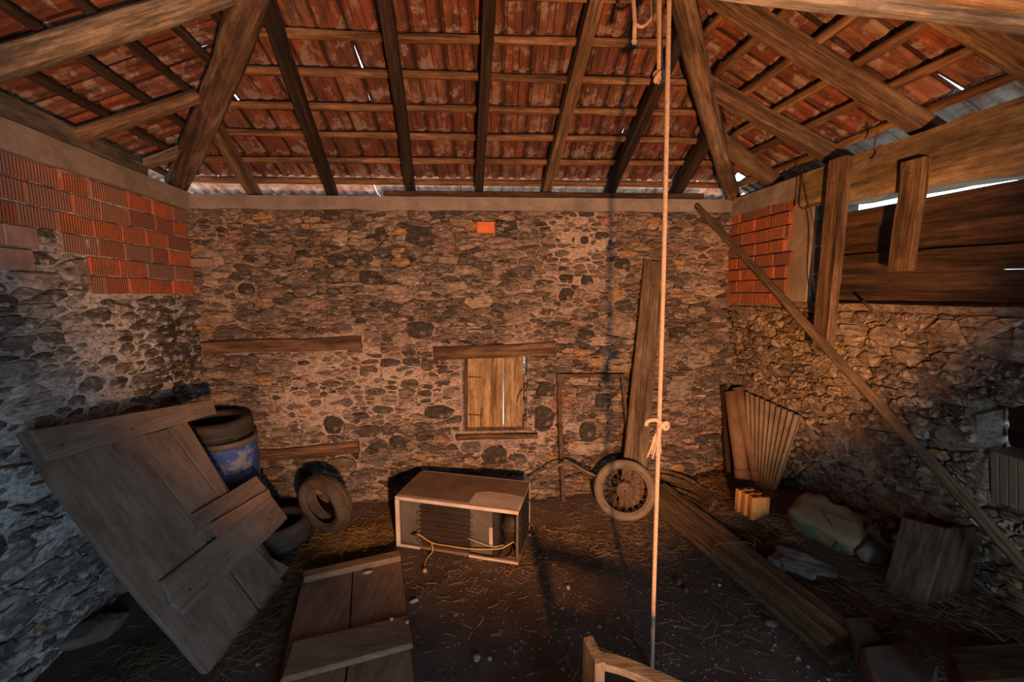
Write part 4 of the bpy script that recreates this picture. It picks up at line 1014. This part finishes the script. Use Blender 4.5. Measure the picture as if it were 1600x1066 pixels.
# ---- motorcycle wheel
wc = EYE + ray(976, 766) * (3.66 / ray(976, 766).y); wax = Vector((-.20, -1, .16)).normalized()
r = root('spoked_wheel', gp(976, 812), 'dusty spoked motorcycle wheel with tyre propped against the plank', 'wheel'); mw = axis_mw(wc, wax)
Ro = .295
pr_ = [(Ro - .072, -.022), (Ro - .05, -.038), (Ro - .02, -.036), (Ro - .003, -.016), (Ro, 0), (Ro - .003, .016), (Ro - .02, .036), (Ro - .05, .038), (Ro - .072, .022)]
lathe('tyre', pr_, M['rubber_dust'], r, mw, 48, True)
lathe('rim', [(Ro - .088, -.016), (Ro - .070, -.026), (Ro - .066, -.02), (Ro - .066, .02), (Ro - .070, .026), (Ro - .088, .016), (Ro - .080, .0)], M['rim'], r, mw, 48, True)
hub = lathe('hub', [(.026, -.05), (.078, -.042), (.080, .018), (.074, .030), (.030, .034), (.030, .044), (.016, .046), (.016, -.06)], M['rim'], r, mw, 32, True)
lathe('axle', [(.011, -.07), (.011, .062)], M['rust'], hub, mw, 12)
bm = bmesh.new()
for k in range(36):
    a = k / 36 * 6.28318; b = a + (.55 if k % 2 else -.55); s = .028 if (k // 2) % 2 else -.035
    tube_bm(bm, [mw @ Vector((.074 * math.cos(b), .074 * math.sin(b), s)), mw @ Vector(((Ro - .08) * math.cos(a), (Ro - .08) * math.sin(a), 0))], .0024, 5)
tag(from_bm('spokes', bm, M['rim'], r), kind='stuff')

# ---- bundle of long grooved boards tied with wire
bf, bn = Vector((1.44, 3.80, 0)), Vector((1.90, 2.06, 0)); dd = (bn - bf).normalized(); side = Vector((dd.y, -dd.x, 0))
if side.x < 0: side = -side
lab = ('topmost long grooved board of the wire-tied bundle on the floor', 'middle long board of the wire-tied bundle on the floor', 'lowest long board of the wire-tied bundle on the floor')
for k in range(3):
    z0, z1 = ground(bf.x, bf.y) + .03 + .05 * (2 - k), ground(bn.x, bn.y) - .02 + .05 * (2 - k); of = side * ((0, -.025, .03)[k]); e = dd * (0, .04, -.03)[k]
    a, b = bf + of + e + Vector((0, 0, z0)), bn + of + e + Vector((0, 0, z1))
    r = root('long_board', a, lab[k], 'board', 'boards of the wire-tied bundle')
    board('timber', a, b, .25, .045, (side * -.12 + Vector((0, 0, 1))), M['board'], r, wob=.004, segs=16)
    if k == 0:
        for s in (-.085, 0.01, .09): board('ridge', a + side * s + Vector((0, 0, .026 - s * -.12)), b + side * s + Vector((0, 0, .026 - s * -.12)), .05 if s != .01 else .07, .014, (side * -.12 + Vector((0, 0, 1))), M['board'], r, wob=.003, segs=16)
t = .56; c = bf.lerp(bn, t); zc = (ground(bf.x, bf.y) + ground(bn.x, bn.y)) / 2 + .06
ring = [c + side * (.150 * math.copysign(abs(math.cos(a)) ** .45, math.cos(a))) + dd * (.05 * math.cos(a)) + Vector((0, 0, zc + .02 + .10 * math.copysign(abs(math.sin(a)) ** .45, math.sin(a)))) for a in [i / 28 * 6.28318 for i in range(28)]]
r = root('tie_wire', ring[0], 'rusty wire loop tied around the bundle of long boards', 'wire')
tube('loop', ring, .004, M['rust'], r, 6, True); tube('twist', curve_pts([ring[2], ring[2] + Vector((.02, .03, .05)), ring[2] + Vector((.05, .02, .03))], 8), .004, M['rust'], r, 6)
for k, (x0, y0, x1, y1) in enumerate(((1160, 838, 1352, 990), (1190, 836, 1390, 985))):
    a, b = gp(x0, y0) + Vector((0, 0, .03)), gp(x1, y1) + Vector((0, 0, .03))
    r = root('dark_plank', a, ('dark narrow plank lying right beside the wire-tied bundle', 'dark narrow plank second from the wire-tied bundle, nearer the sack')[k], 'plank')
    board('timber', a, b, .10 + .03 * k, .04, (0, 0, 1), M['board_dark'], r, wob=.008)
    lathe('nail', [(.008, 0), (.007, .004), (.001, .006)], M['rust'], r, axis_mw(a.lerp(b, .2) + Vector((0, 0, .019)), (0, 0, 1)), 8)
# ---- two curved wooden slats
def bent(name, pts, wd, th, mat, parent, tilt):
    P = curve_pts(pts, 20); bm = bmesh.new(); rings = []
    for i, p in enumerate(P):
        a, b = P[max(0, i - 1)], P[min(len(P) - 1, i + 1)]; d = (b - a).normalized(); n = Vector(tilt); n = (n - d * n.dot(d)).normalized(); s = d.cross(n)
        rings.append([bm.verts.new(p + s * x * wd / 2 + n * y * th / 2) for x, y in ((-1, -1), (1, -1), (1, 1), (-1, 1))])
    for a, b in zip(rings, rings[1:]):
        for k in range(4): bm.faces.new((a[k], a[(k + 1) % 4], b[(k + 1) % 4], b[k]))
    bm.faces.new(rings[0]); bm.faces.new(rings[-1]); o = P[0]
    bmesh.ops.translate(bm, verts=bm.verts, vec=-o)
    return from_bm(name, bm, M[mat], parent, Matrix.Translation(o))
for k, (pp, lb) in enumerate(((((1030, 757), (1060, 762), (1090, 776), (1114, 796)), 'curved wooden slat on the floor behind the spoked wheel, nearer the wall'), (((1016, 772), (1050, 778), (1082, 790), (1108, 806)), 'curved wooden slat on the floor behind the spoked wheel, nearer the bundle'))):
    P = [gp(*p) + Vector((0, 0, .06 + .05 * (k == 0) * (1 - i / 3))) for i, p in enumerate(pp)]
    r = root('curved_slat', P[0], lb, 'slat', 'curved slats behind the wheel'); bent('slat', P, .10, .03, 'board', r, (-.3, -.5, .8)); bent('edge_strip', [p + Vector((-.03, -.06, .02)) for p in P], .02, .03, 'board', r, (-.3, -.5, .8))

# ---- pipes, corrugated sheet, hollow bricks at the right back corner
for k, (x0, y0, x1, y1, lb) in enumerate(((1160, 747, 1141, 612, 'rusty brown pipe standing in the right back corner, next to the wall'), (1179, 741, 1153, 606, 'rusty brown pipe standing in the corner, in front of the corrugated sheet'))):
    a = gp(x0, y0 + 10) + Vector((0, 0, .05)); b = pw(x1, y1, .12)
    if k: a += Vector((-.02, -.10, 0))
    r = root('pipe', a, lb, 'pipe', 'pipes in the corner'); d = (b - a); L = d.length
    lathe('tube_body', [(.048, 0), (.062, 0), (.060, L), (.048, L)], M['pipe'], r, axis_mw(a, d), 24, True)
    lathe('collar', [(.060, 0), (.068, 0), (.068, .09), (.060, .10)], M['pipe'], r, axis_mw(a, d), 24, True)
# dark board standing in for the shadow strip behind the pipes
a, b = gp(1140, 742), pw(1131, 603, .05)
r = root('shadow_strip', a, 'thin black board standing for the shadow behind the pipes in the corner', 'post'); board('timber', a, b, .06, .05, (0, -1, 0), M['board_dark'], r, wob=.006); lathe('nail', [(.008, 0), (.007, .004), (.001, .006)], M['rust'], r, axis_mw(a.lerp(b, .8) + Vector((0, -.027, 0)), (0, -1, 0)), 8)
pr2 = lambda x, y, w_: hit(x, y, FRL.at(0, 0, w_), FRL.N)
TLc, TRc, BRc, BLc = pr2(1166, 612, .07), pr2(1253, 651, .06), pr2(1212, 772, .22), pr2(1176, 760, .22)
r = root('corrugated_sheet', BLc, 'broken grey-brown corrugated sheet leaning on the right wall behind the pipes', 'sheet')
bm = bmesh.new(); nu_, nv_ = 90, 8; n = (TRc - TLc).cross(TLc - BLc).normalized()
if n.x > 0: n = -n
grid = []
for s in (0, .012):
    gr = []
    for j in range(nv_ + 1):
        row = []
        for i in range(nu_ + 1):
            u, v = i / nu_, j / nv_; p = BLc.lerp(BRc, u).lerp(TLc.lerp(TRc, u), v)
            e = .012 * mnoise.noise(Vector((u * 9, v * 3, 0))) if j in (0, nv_) else 0
            row.append(bm.verts.new(p + n * (.011 * math.sin(u * 10 * 6.28318) + s) + (TLc - BLc).normalized() * e))
        gr.append(row)
    grid.append(gr)
for g in grid:
    for j in range(nv_):
        for i in range(nu_): bm.faces.new((g[j][i], g[j][i + 1], g[j + 1][i + 1], g[j + 1][i]))
for (i0, j0, i1, j1) in [(i, 0, i + 1, 0) for i in range(nu_)] + [(i, nv_, i + 1, nv_) for i in range(nu_)] + [(0, j, 0, j + 1) for j in range(nv_)] + [(nu_, j, nu_, j + 1) for j in range(nv_)]:
    bm.faces.new((grid[0][j0][i0], grid[0][j1][i1], grid[1][j1][i1], grid[1][j0][i0]))
from_bm('sheet', bm, M['fibro'], r, None, True)
hb = gp(1189, 814)
bn_ = Vector((.05, -1, 0)).normalized()
labs = ('bright orange hollow brick standing on edge, foremost of three', 'orange hollow brick standing on edge between its two neighbours', 'orange hollow brick standing on edge, rearmost of three')
hbase = None
for k in range(3):
    p = hb + Vector((-.022 * k, .066 * k, -.005)) + Vector((0, .04, 0)); zx = Vector((1, .06, 0)).normalized()
    mw = Matrix(((zx.x, -zx.y, 0, p.x), (zx.y, zx.x, 0, p.y), (0, 0, 1, p.z), (0, 0, 0, 1)))
    if hbase is None:
        r = root('hollow_brick', p, labs[k], 'brick', 'hollow bricks on edge', mw=mw); kids = []
        kids.append(box('brick_body', (0, 0, .10), (.158, .05, .198), M['brick_hot'], r, mw, .006))
        for s in range(4): kids.append(box('rib', (-.06 + .04 * s, -.027, .10), (.022, .006, .19), M['brick_hot'], r, mw, .002))
        for s in (-.038, .038): kids.append(box('core_shade', (s, 0, .199), (.05, .024, .004), M['black'], r, mw, 0))  # flat black plates painted as the shade inside the hollow cores
        hbase = (r, kids)
    else:
        c_ = hbase[0].copy(); COL.objects.link(c_); c_.matrix_basis = mw @ Matrix.Rotation(.06 * k, 4, 'Z'); c_['label'] = labs[k]
        for o in hbase[1]:
            d_ = o.copy(); COL.objects.link(d_); d_.parent = c_; d_.matrix_basis = o.matrix_basis

# ---- sack, blocks, rag
s0, s1 = gp(1238, 848), gp(1330, 872); sd_ = (s1 - s0); sd_.z = 0; sd_.normalize(); sb = Vector((-sd_.y, sd_.x, 0)); 
if sb.x < 0: sb = -sb
scn = (s0 + s1) / 2 + sb * .13; scn.z = max(ground(scn.x, scn.y), s0.z) + .09
smw = Matrix(((sd_.x, sb.x, 0, scn.x), (sd_.y, sb.y, 0, scn.y), (0, 0, 1, scn.z), (0, 0, 0, 1))) @ Matrix.Rotation(.10, 4, 'Y') @ Matrix.Rotation(.35, 4, 'X')
r = root('sack', scn, 'lumpy tan sack with a green lower band lying by the right wall', 'sack', mw=smw)
bm = bmesh.new(); bmesh.ops.create_cube(bm, size=2); bmesh.ops.subdivide_edges(bm, edges=bm.edges, cuts=9, use_grid_fill=True)
for v in bm.verts:
    c = v.co.copy(); l4 = (abs(c.x) ** 5 + abs(c.y) ** 5 + abs(c.z) ** 5) ** .2; c = c / l4
    d = 1 + .10 * mnoise.noise(c * 1.7) + .05 * mnoise.noise(c * 5)
    zz = c.z * .095 + (.018 * math.sin(c.x * 11) * smooth(.3, 1, c.y) if c.z > 0 else 0)
    v.co = Vector((c.x * .235 * d, c.y * .16 * d, zz * d))
from_bm('sack_body', bm, M['sack'], r, smw, True)
L_ = lambda *a: smw @ Vector(a)
tube('string', curve_pts([L_(.20, .02, .10), L_(.02, -.02, .112), L_(-.02, -.03, .112), L_(.08, -.13, .08), L_(.12, -.19, -.02)], 24), .004, M['board'], r, 6)
tube('sack_seam', curve_pts([L_(.285, -.13, .03), L_(.29, 0, .05), L_(.28, .13, .03)], 12), .012, M['sack'], r, 6)
for k, (x, y, s) in enumerate(((1352, 858, .075), (1374, 872, .085))):
    p = gp(x, y + 12) + Vector((0, .05, s * .6))
    tag(rock('stone_block', p, (s * .8, s * 1.1, s), M['slab'], None, .4 + k, 2, .22), ('brown stone block touching the end of the tan sack', 'brown stone block between the sack stone and the leaning plywood')[k], 'stone')
p = gp(1262, 905) + Vector((.02, .06, .05)); tag(rock('rag', p, (.20, .11, .075), M['bag'], None, -.55, 3, .38), 'crumpled dark grey rag heap in front of the tan sack', 'rag')
p = gp(1225, 868) + Vector((.02, .05, .03)); tag(rock('stone_block', p, (.12, .07, .06), M['slab'], None, -.5, 2, .3), 'dark rough stone lying between the hollow bricks and the rag', 'stone')
p = pr2(1398, 835, .12); p.z = ground(p.x, p.y) + .12; tag(rock('stone_block', p, (.12, .16, .13), M['mortar_r'], None, .3, 3, .35), 'rough grey rubble lump behind the leaning plywood panel', 'stone')

# ---- plywood panels leaning on each other
def hexa(name, bl, br, tl, tr, back, mat, parent):
    bm = bmesh.new(); P = [Vector(p) for p in (bl, br, tr, tl)]; o = P[0]; b = Vector(back)
    mw = basis(P[3] - P[0], (P[1] - P[0]).cross(P[3] - P[0]), o); im = mw.inverted()
    vs = [bm.verts.new(im @ p) for p in P] + [bm.verts.new(im @ (p + b)) for p in P]
    for f in ((0, 1, 2, 3), (7, 6, 5, 4), (0, 4, 5, 1), (1, 5, 6, 2), (2, 6, 7, 3), (3, 7, 4, 0)): bm.faces.new([vs[i] for i in f])
    bmesh.ops.bevel(bm, geom=list(bm.edges), offset=.004, segments=1, affect='EDGES')
    return from_bm(name, bm, M[mat], parent, mw)
bl, br = gp(1378, 922), gp(1442, 958); hd = (br - bl); hd.z = 0; hd.normalize(); pn = Vector((-hd.y, hd.x, 0)); pn = pn if pn.x > 0 else -pn
tl_n = (Vector((0, 0, 1)) * .24 + pn * -.97)  # plane leaning back towards the wall
pl_n = Vector((0, 0, .22)) - pn * .975
tl, tr = hit(1409, 808, bl, pl_n), hit(1481, 827, bl, pl_n)
r = root('plywood_box', bl, 'tall brown plywood box leaning near the right wall', 'box')
hexa('front_panel', bl, br, tl, tr, pn * .018, 'plywood', r)
hexa('side_panel', br + pn * .02, br + pn * .30 + hd * .05, tr + pn * .02, tr + pn * .26 + hd * .04 - Vector((0, 0, .01)), hd * -.018, 'board_dark', r)
hexa('back_panel', bl + pn * .28, br + pn * .28, tl + pn * .24, tr + pn * .24, pn * .018, 'board_dark', r)
# ---- flat slabs at the lower right
for k, (pts, lb, m_) in enumerate((([(1345, 1010), (1420, 1000), (1468, 1040), (1450, 1085), (1370, 1090)], 'dark flat slab lying beyond the near end of the board bundle', 'slab'), ([(1318, 965), (1352, 962), (1382, 1000), (1344, 1012)], 'small dark slab wedged beside the near end of the bundle', 'slab'), ([(1480, 1010), (1600, 1000), (1640, 1060), (1500, 1070)], 'long dark board half buried in straw by the right wall', 'board_dark'))):
    c = gp(*pts[0]); z = max(gp(*p).z for p in pts) + .02
    G = Frame((c.x, c.y, z), (1, 0, 0), (0, 1, 0), (-.12, 0, 1)); P = [(hit(x, y, (0, 0, z), Vector((0, 0, 1))).x - c.x, hit(x, y, (0, 0, z), Vector((0, 0, 1))).y - c.y) for x, y in pts]
    G = Frame((c.x, c.y, z), (1, 0, 0), (0, 1, 0), (0, 0, 1))
    tag(prism('slab' if m_ == 'slab' else 'buried_board', G, P, -.12, .0, m_, None, (1, 0), .012, .01), lb, 'slab' if m_ == 'slab' else 'board')

# ---- the long pole across the right corner
pt, pb2 = pw(1089, 322, .06), pr2(1620, 907, .20); d = (pb2 - pt).normalized(); pend = pb2 + d * .35
r = root('pole', pend, 'long thin pole slanting from the back wall top down along the right wall', 'pole')
board('lath', pt, pend, .055, .045, (-1, -.6, .2), M['board'], r, wob=.008, segs=24, bev=.012); lathe('nail', [(.006, 0), (.005, .03)], M['rust'], r, axis_mw(pt.lerp(pend, .02) + Vector((-.02, -.02, 0)), (-1, -.5, 0)), 8)
# ---- ropes
def ry(x, y, Y): rr = ray(x, y); return EYE + rr * (Y / rr.y)
Yr = 2.1
r = root('hanging_rope', ry(1020, 1066, Yr), 'long pale rope hanging from the roof to the floor with a tied tassel', 'rope')
tp, bt = ry(1046, -40, Yr), ry(1019.5, 1075, Yr)
mid = [tp.lerp(bt, t) + Vector((.006 * math.sin(t * 5), 0, 0)) for t in [i / 40 for i in range(41)]]
ztop = fb.o + fb.N * RTH
tube('strand', [Vector((tp.x + .005, tp.y, tp.z + .25))] + mid, .0125, M['rope'], r, 8)
kn = ry(1036, 664, Yr)
def knot(c, s, parent):
    pts = [c + Vector((s * math.cos(a) * (1 + .4 * math.cos(3 * a / 2)), s * .7 * math.sin(a), s * 1.0 * math.sin(1.5 * a))) for a in [i / 30 * 12.566 for i in range(31)]]
    tube('knot', pts, s * .55, M['rope'], parent, 7)
knot(kn, .020, r)
tube('loop_end', curve_pts([kn, kn + Vector((-.04, -.01, .03)), kn + Vector((-.085, 0, .022)), kn + Vector((-.09, .01, -.005))], 12), .012, M['rope'], r, 8)
for k in range(7):
    o = Vector((-.018 * k / 3 - .01, -.012 + .004 * k, 0)); tube('tassel_strand', curve_pts([kn + Vector((-.008, 0, -.01)), kn + o * .7 + Vector((-.01, 0, -.07)), kn + o * 1.3 + Vector((-.012 * (k % 3), 0, -.15 - .02 * (k % 3)))], 8), .0055, M['rope'], r, 6)
r = root('hanging_rope', ry(1031, 125, 2.2), 'short thick rope hanging beside the long one, ending in a knot', 'rope')
tube('strand', [ry(1029, -60, 2.2), ry(1030, 0, 2.2), ry(1031, 60, 2.2), ry(1031, 113, 2.2)], .0155, M['rope'], r, 8); knot(ry(1031, 120, 2.2), .022, r)
r = root('hanging_rope', ry(991, 68, 2.3), 'short rope end with a frayed tip, leftmost of the hanging ropes', 'rope')
tube('strand', [ry(988, -60, 2.3), ry(989.5, 0, 2.3), ry(992, 35, 2.3), ry(991, 60, 2.3)], .012, M['rope'], r, 8)
for k in range(5): tube('frayed_tip', [ry(991, 58, 2.3), ry(987 + k * 2, 66 + k % 2 * 4, 2.3)], .005, M['pale'], r, 5)
tube('side_loop', curve_pts([ry(993, 38, 2.3), ry(1003, 42, 2.3), ry(1014, 33, 2.3), ry(1019, 20, 2.3), ry(1017, -30, 2.3)], 20), .009, M['rope'], r, 7)

# ---- chair in front
zt_ = .64
pA, pB = hit(919, 997, (0, 0, zt_), Vector((0, 0, 1))), hit(937, 1033, (0, 0, zt_), Vector((0, 0, 1))); sdir = (pB - pA); sdir.z = 0; sl_ = sdir.length; sdir.normalize(); px_ = Vector((-sdir.y, sdir.x, 0)); px_ = px_ if px_.x > 0 else -px_
c0 = (pA + pB) / 2; bdir = Vector((.88, -.47, 0)).normalized(); c1 = c0 + bdir * .60
r = root('wooden_chair', Vector((c0.x, c0.y, 0)), 'pale wooden chair back poking up beside the hanging rope', 'chair')
for c in (c0, c1): board('back_post', Vector((c.x, c.y, .0)), Vector((c.x, c.y, zt_)), sl_ + .015, .046, px_, M['chair_wood'], r, wob=.002, bev=.004)
zr = .585
rail = [c0 + px_ * .018 + Vector((0, 0, zr - zt_)), c0 + bdir * .17 + Vector((.012, .03, zr - zt_ + .004)), c0 + bdir * .40 + Vector((.01, .028, zr - zt_)), c1 + Vector((0, 0, zr - zt_))]
bent('crest_rail', rail, .06, .034, 'chair_wood', r, (0, 0, 1)); bent('back_rail', [p - Vector((0, 0, .18)) for p in rail], .05, .022, 'chair_wood', r, (-.4, -.9, 0))
sn = Vector((-bdir.y, bdir.x, 0)); sn = sn if sn.y < 0 else -sn
scen = (c0 + c1) / 2 + sn * .24
box('seat', (0, 0, 0), (.58, .44, .03), M['chair_wood'], r, basis(bdir, (0, 0, 1), Vector((scen.x, scen.y, .30))), .006)
for s in (-.25, .25): q = scen + bdir * s + sn * .19; board('leg', Vector((q.x, q.y, 0)), Vector((q.x, q.y, .285)), .04, .04, px_, M['chair_wood'], r, wob=.001)

# ---- loose bits on the walls
for k, (pts, lb) in enumerate(((((1253, 262), (1252, 290), (1251, 325), (1275, 320), (1300, 316)), 'thin dark wire hanging down the right beam before the boards'), (((1371, 205), (1366, 228), (1370, 240), (1363, 250)), 'short hooked wire hanging over the right ring beam'))):
    tag(tube('hanging_wire', curve_pts([FR.at(*FR.px(x, y, .075), .075) for x, y in pts], 16), .004, M['rust'], None, 6), lb, 'wire')
tag(tube('hanging_wire', curve_pts([FR.at(*FR.px(x, y, .09), .09) for x, y in ((1253, 270), (1262, 310), (1272, 360), (1270, 430), (1276, 470))], 20), .0035, M['rust'], None, 6), 'long thin wire hanging in front of the block jamb left of the boards', 'wire')
a, b = FRL.at(*FRL.px(1348, 470, .06), .06), FRL.at(*FRL.px(1395, 518, .05), .05); tag(tube('stick', [a, a.lerp(b, .5) + Vector((0, 0, .004)), b], [.010, .009, .006], M['board'], None, 7), 'short stick lying slantwise on top of the right stone wall', 'stick')
for k, (p0, p1, lb) in enumerate((((-20, 733), (78, 721), 'rusty rod sticking out above the leaning door edge, upper of two'), ((50, 757), (84, 748), 'rusty rod stub by the leaning door edge, lower of two'))):
    a, b = FL.at(*FL.px(*p0, .12), .12), FL.at(*FL.px(*p1, .06), .06); tag(tube('metal_rod', [a, a.lerp(b, .5), b], .010, M['rust'], None, 7), lb, 'rod')
# board and stones under the leaning door
p = gp(205, 930); tag(rock('stone_block', p + Vector((-.1, .12, .10)), (.14, .2, .12), M['slab'], None, .3, 2, .25), 'dark stone under the lower edge of the leaning door', 'stone')
p = gp(150, 1000); tag(rock('stone_block', p + Vector((-.05, .05, .03)), (.16, .12, .07), M['slab'], None, .8, 2, .25), 'flat grey stone on the floor at the foot of the left wall', 'stone')
# ---- pale lumps on the floor
lumps = [((575, 905), (.022, .05, .014), 'long pale plaster lump on the floor door, below its top batten'), ((647, 941), (.045, .02, .018), 'white crumpled scrap touching the right edge of the floor door'), ((888, 920), (.024, .02, .02), 'pink pebble alone on the dark floor below the fridge'), ((1060, 912), (.05, .03, .025), 'grey plaster lump right of the rope, upper of a close pair'), ((1072, 924), (.04, .025, .02), 'grey plaster lump right of the rope, lower of a close pair'), ((1102, 925), (.022, .02, .02), 'small grey lump between the plaster pair and the board bundle'), ((1124, 916), (.016, .014, .016), 'small pale pebble beside the left edge of the board bundle'), ((1204, 978), (.05, .03, .03), 'grey stone lump close to the near end of the board bundle'), ((745, 1030), (.035, .03, .02), 'pale stone lump low on the floor beside the floor door'), ((765, 1032), (.012, .02, .02), 'small white chip right of the pale stone lump'), ((828, 838), (.02, .02, .02), 'white round knob on the floor at the fridge corner')]
for (x, y), s, lb in lumps:
    p = gp(x, y); z = .062 if lb.startswith('long pale') else p.z
    tag(rock('lump', (p.x, p.y, z + s[2] * .5), tuple(q * .72 for q in s), M['pale'] if 'grey' not in lb else M['slab'], None, random.random() * 3, 2, .35), lb, 'stone')
# ---- gravel and straw
sv, sf = [], []
for k in range(2600):
    x, y = random.uniform(-1.9, 2.5), random.uniform(1.7, 3.95)
    s = random.uniform(.004, .010) * (2.2 if random.random() < .05 else 1); z = ground(x, y)
    if -1.75 < x < -.5 and 1.9 < y < 3.2 and random.random() < .8: continue
    o = len(sv); sv += [(x + s * a, y + s * b * random.uniform(.6, 1.3), z + s * c * .7) for a, b, c in ((1, 0, 0), (-1, 0, 0), (0, 1, 0), (0, -1, 0), (0, 0, 1), (0, 0, -1))]
    sf += [(o + i, o + j, o + l) for i, j, l in ((0, 2, 4), (2, 1, 4), (1, 3, 4), (3, 0, 4), (2, 0, 5), (1, 2, 5), (3, 1, 5), (0, 3, 5))]
tag(mesh_obj('gravel', sv, sf, plain('gravel', (.10, .075, .06), (.26, .21, .175), 2.2, .95, bm=0, rand=False)), 'small dark stones and crumbs scattered over the earth floor', 'gravel', kind='stuff')
def straw(name, areas, label, mat='straw'):
    vs, fs = [], []
    for (x, y, sx, sy, n, hmax, lmax) in areas:
        c = gp(x, y)
        for _ in range(n):
            gx, gy = c.x + random.gauss(0, sx), c.y + random.gauss(0, sy)
            if gx < -2.6 or gy > 3.95: continue
            e = math.exp(-((gx - c.x) / sx) ** 2 / 2 - ((gy - c.y) / sy) ** 2 / 2); z = ground(gx, gy) + .004 + hmax * e * random.random()
            l, a, t = random.uniform(.03, lmax), random.uniform(0, 6.28), random.gauss(0, .22); d = Vector((math.cos(a) * math.cos(t), math.sin(a) * math.cos(t), math.sin(t))) * l / 2
            wv = random.uniform(.0007, .0016); s_ = Vector((-math.sin(a), math.cos(a), 0)) * wv; p = Vector((gx, gy, z + abs(d.z))); o = len(vs)
            m_ = p + s_ * random.uniform(-4, 4)
            for q in (p - d, m_, p + d): vs += [tuple(q - s_), tuple(q + s_), tuple(q + Vector((0, 0, wv * 1.5)))]
            for k in (0, 3):
                for i in range(3): fs.append((o + k + i, o + k + (i + 1) % 3, o + k + 3 + (i + 1) % 3, o + k + 3 + i))
    tag(mesh_obj(name, vs, fs, M[mat]), label, 'straw', kind='stuff')
straw('straw', [(555, 845, .17, .12, 1500, .05, .16), (500, 880, .2, .15, 400, .02, .14)], 'golden straw heap between the tyres, fridge and floor door')
straw('straw', [(1100, 765, .30, .16, 1100, .05, .14), (1200, 840, .15, .15, 350, .03, .14), (1130, 800, .3, .2, 500, .03, .14)], 'brown straw strewn along the back wall near the pipes')
straw('straw', [(980, 830, .45, .2, 600, .012, .12), (850, 860, .4, .2, 250, .01, .10), (700, 900, .4, .3, 130, .01, .10), (1130, 990, .35, .3, 130, .01, .12), (900, 1000, .6, .4, 120, .008, .10), (760, 870, .3, .2, 120, .008, .09)], 'thin straw stems scattered over the middle of the earth floor')
straw('straw', [(1440, 980, .22, .3, 900, .05, .16), (1330, 930, .15, .2, 200, .03, .14), (1540, 1010, .2, .3, 500, .05, .16)], 'straw heap in painted shade around the plywood box at the right wall', 'straw_shaded')
straw('straw', [(430, 960, .12, .25, 500, .03, .14), (250, 1040, .25, .2, 300, .02, .12)], 'straw litter between the leaning door and the floor door', 'straw_shaded')
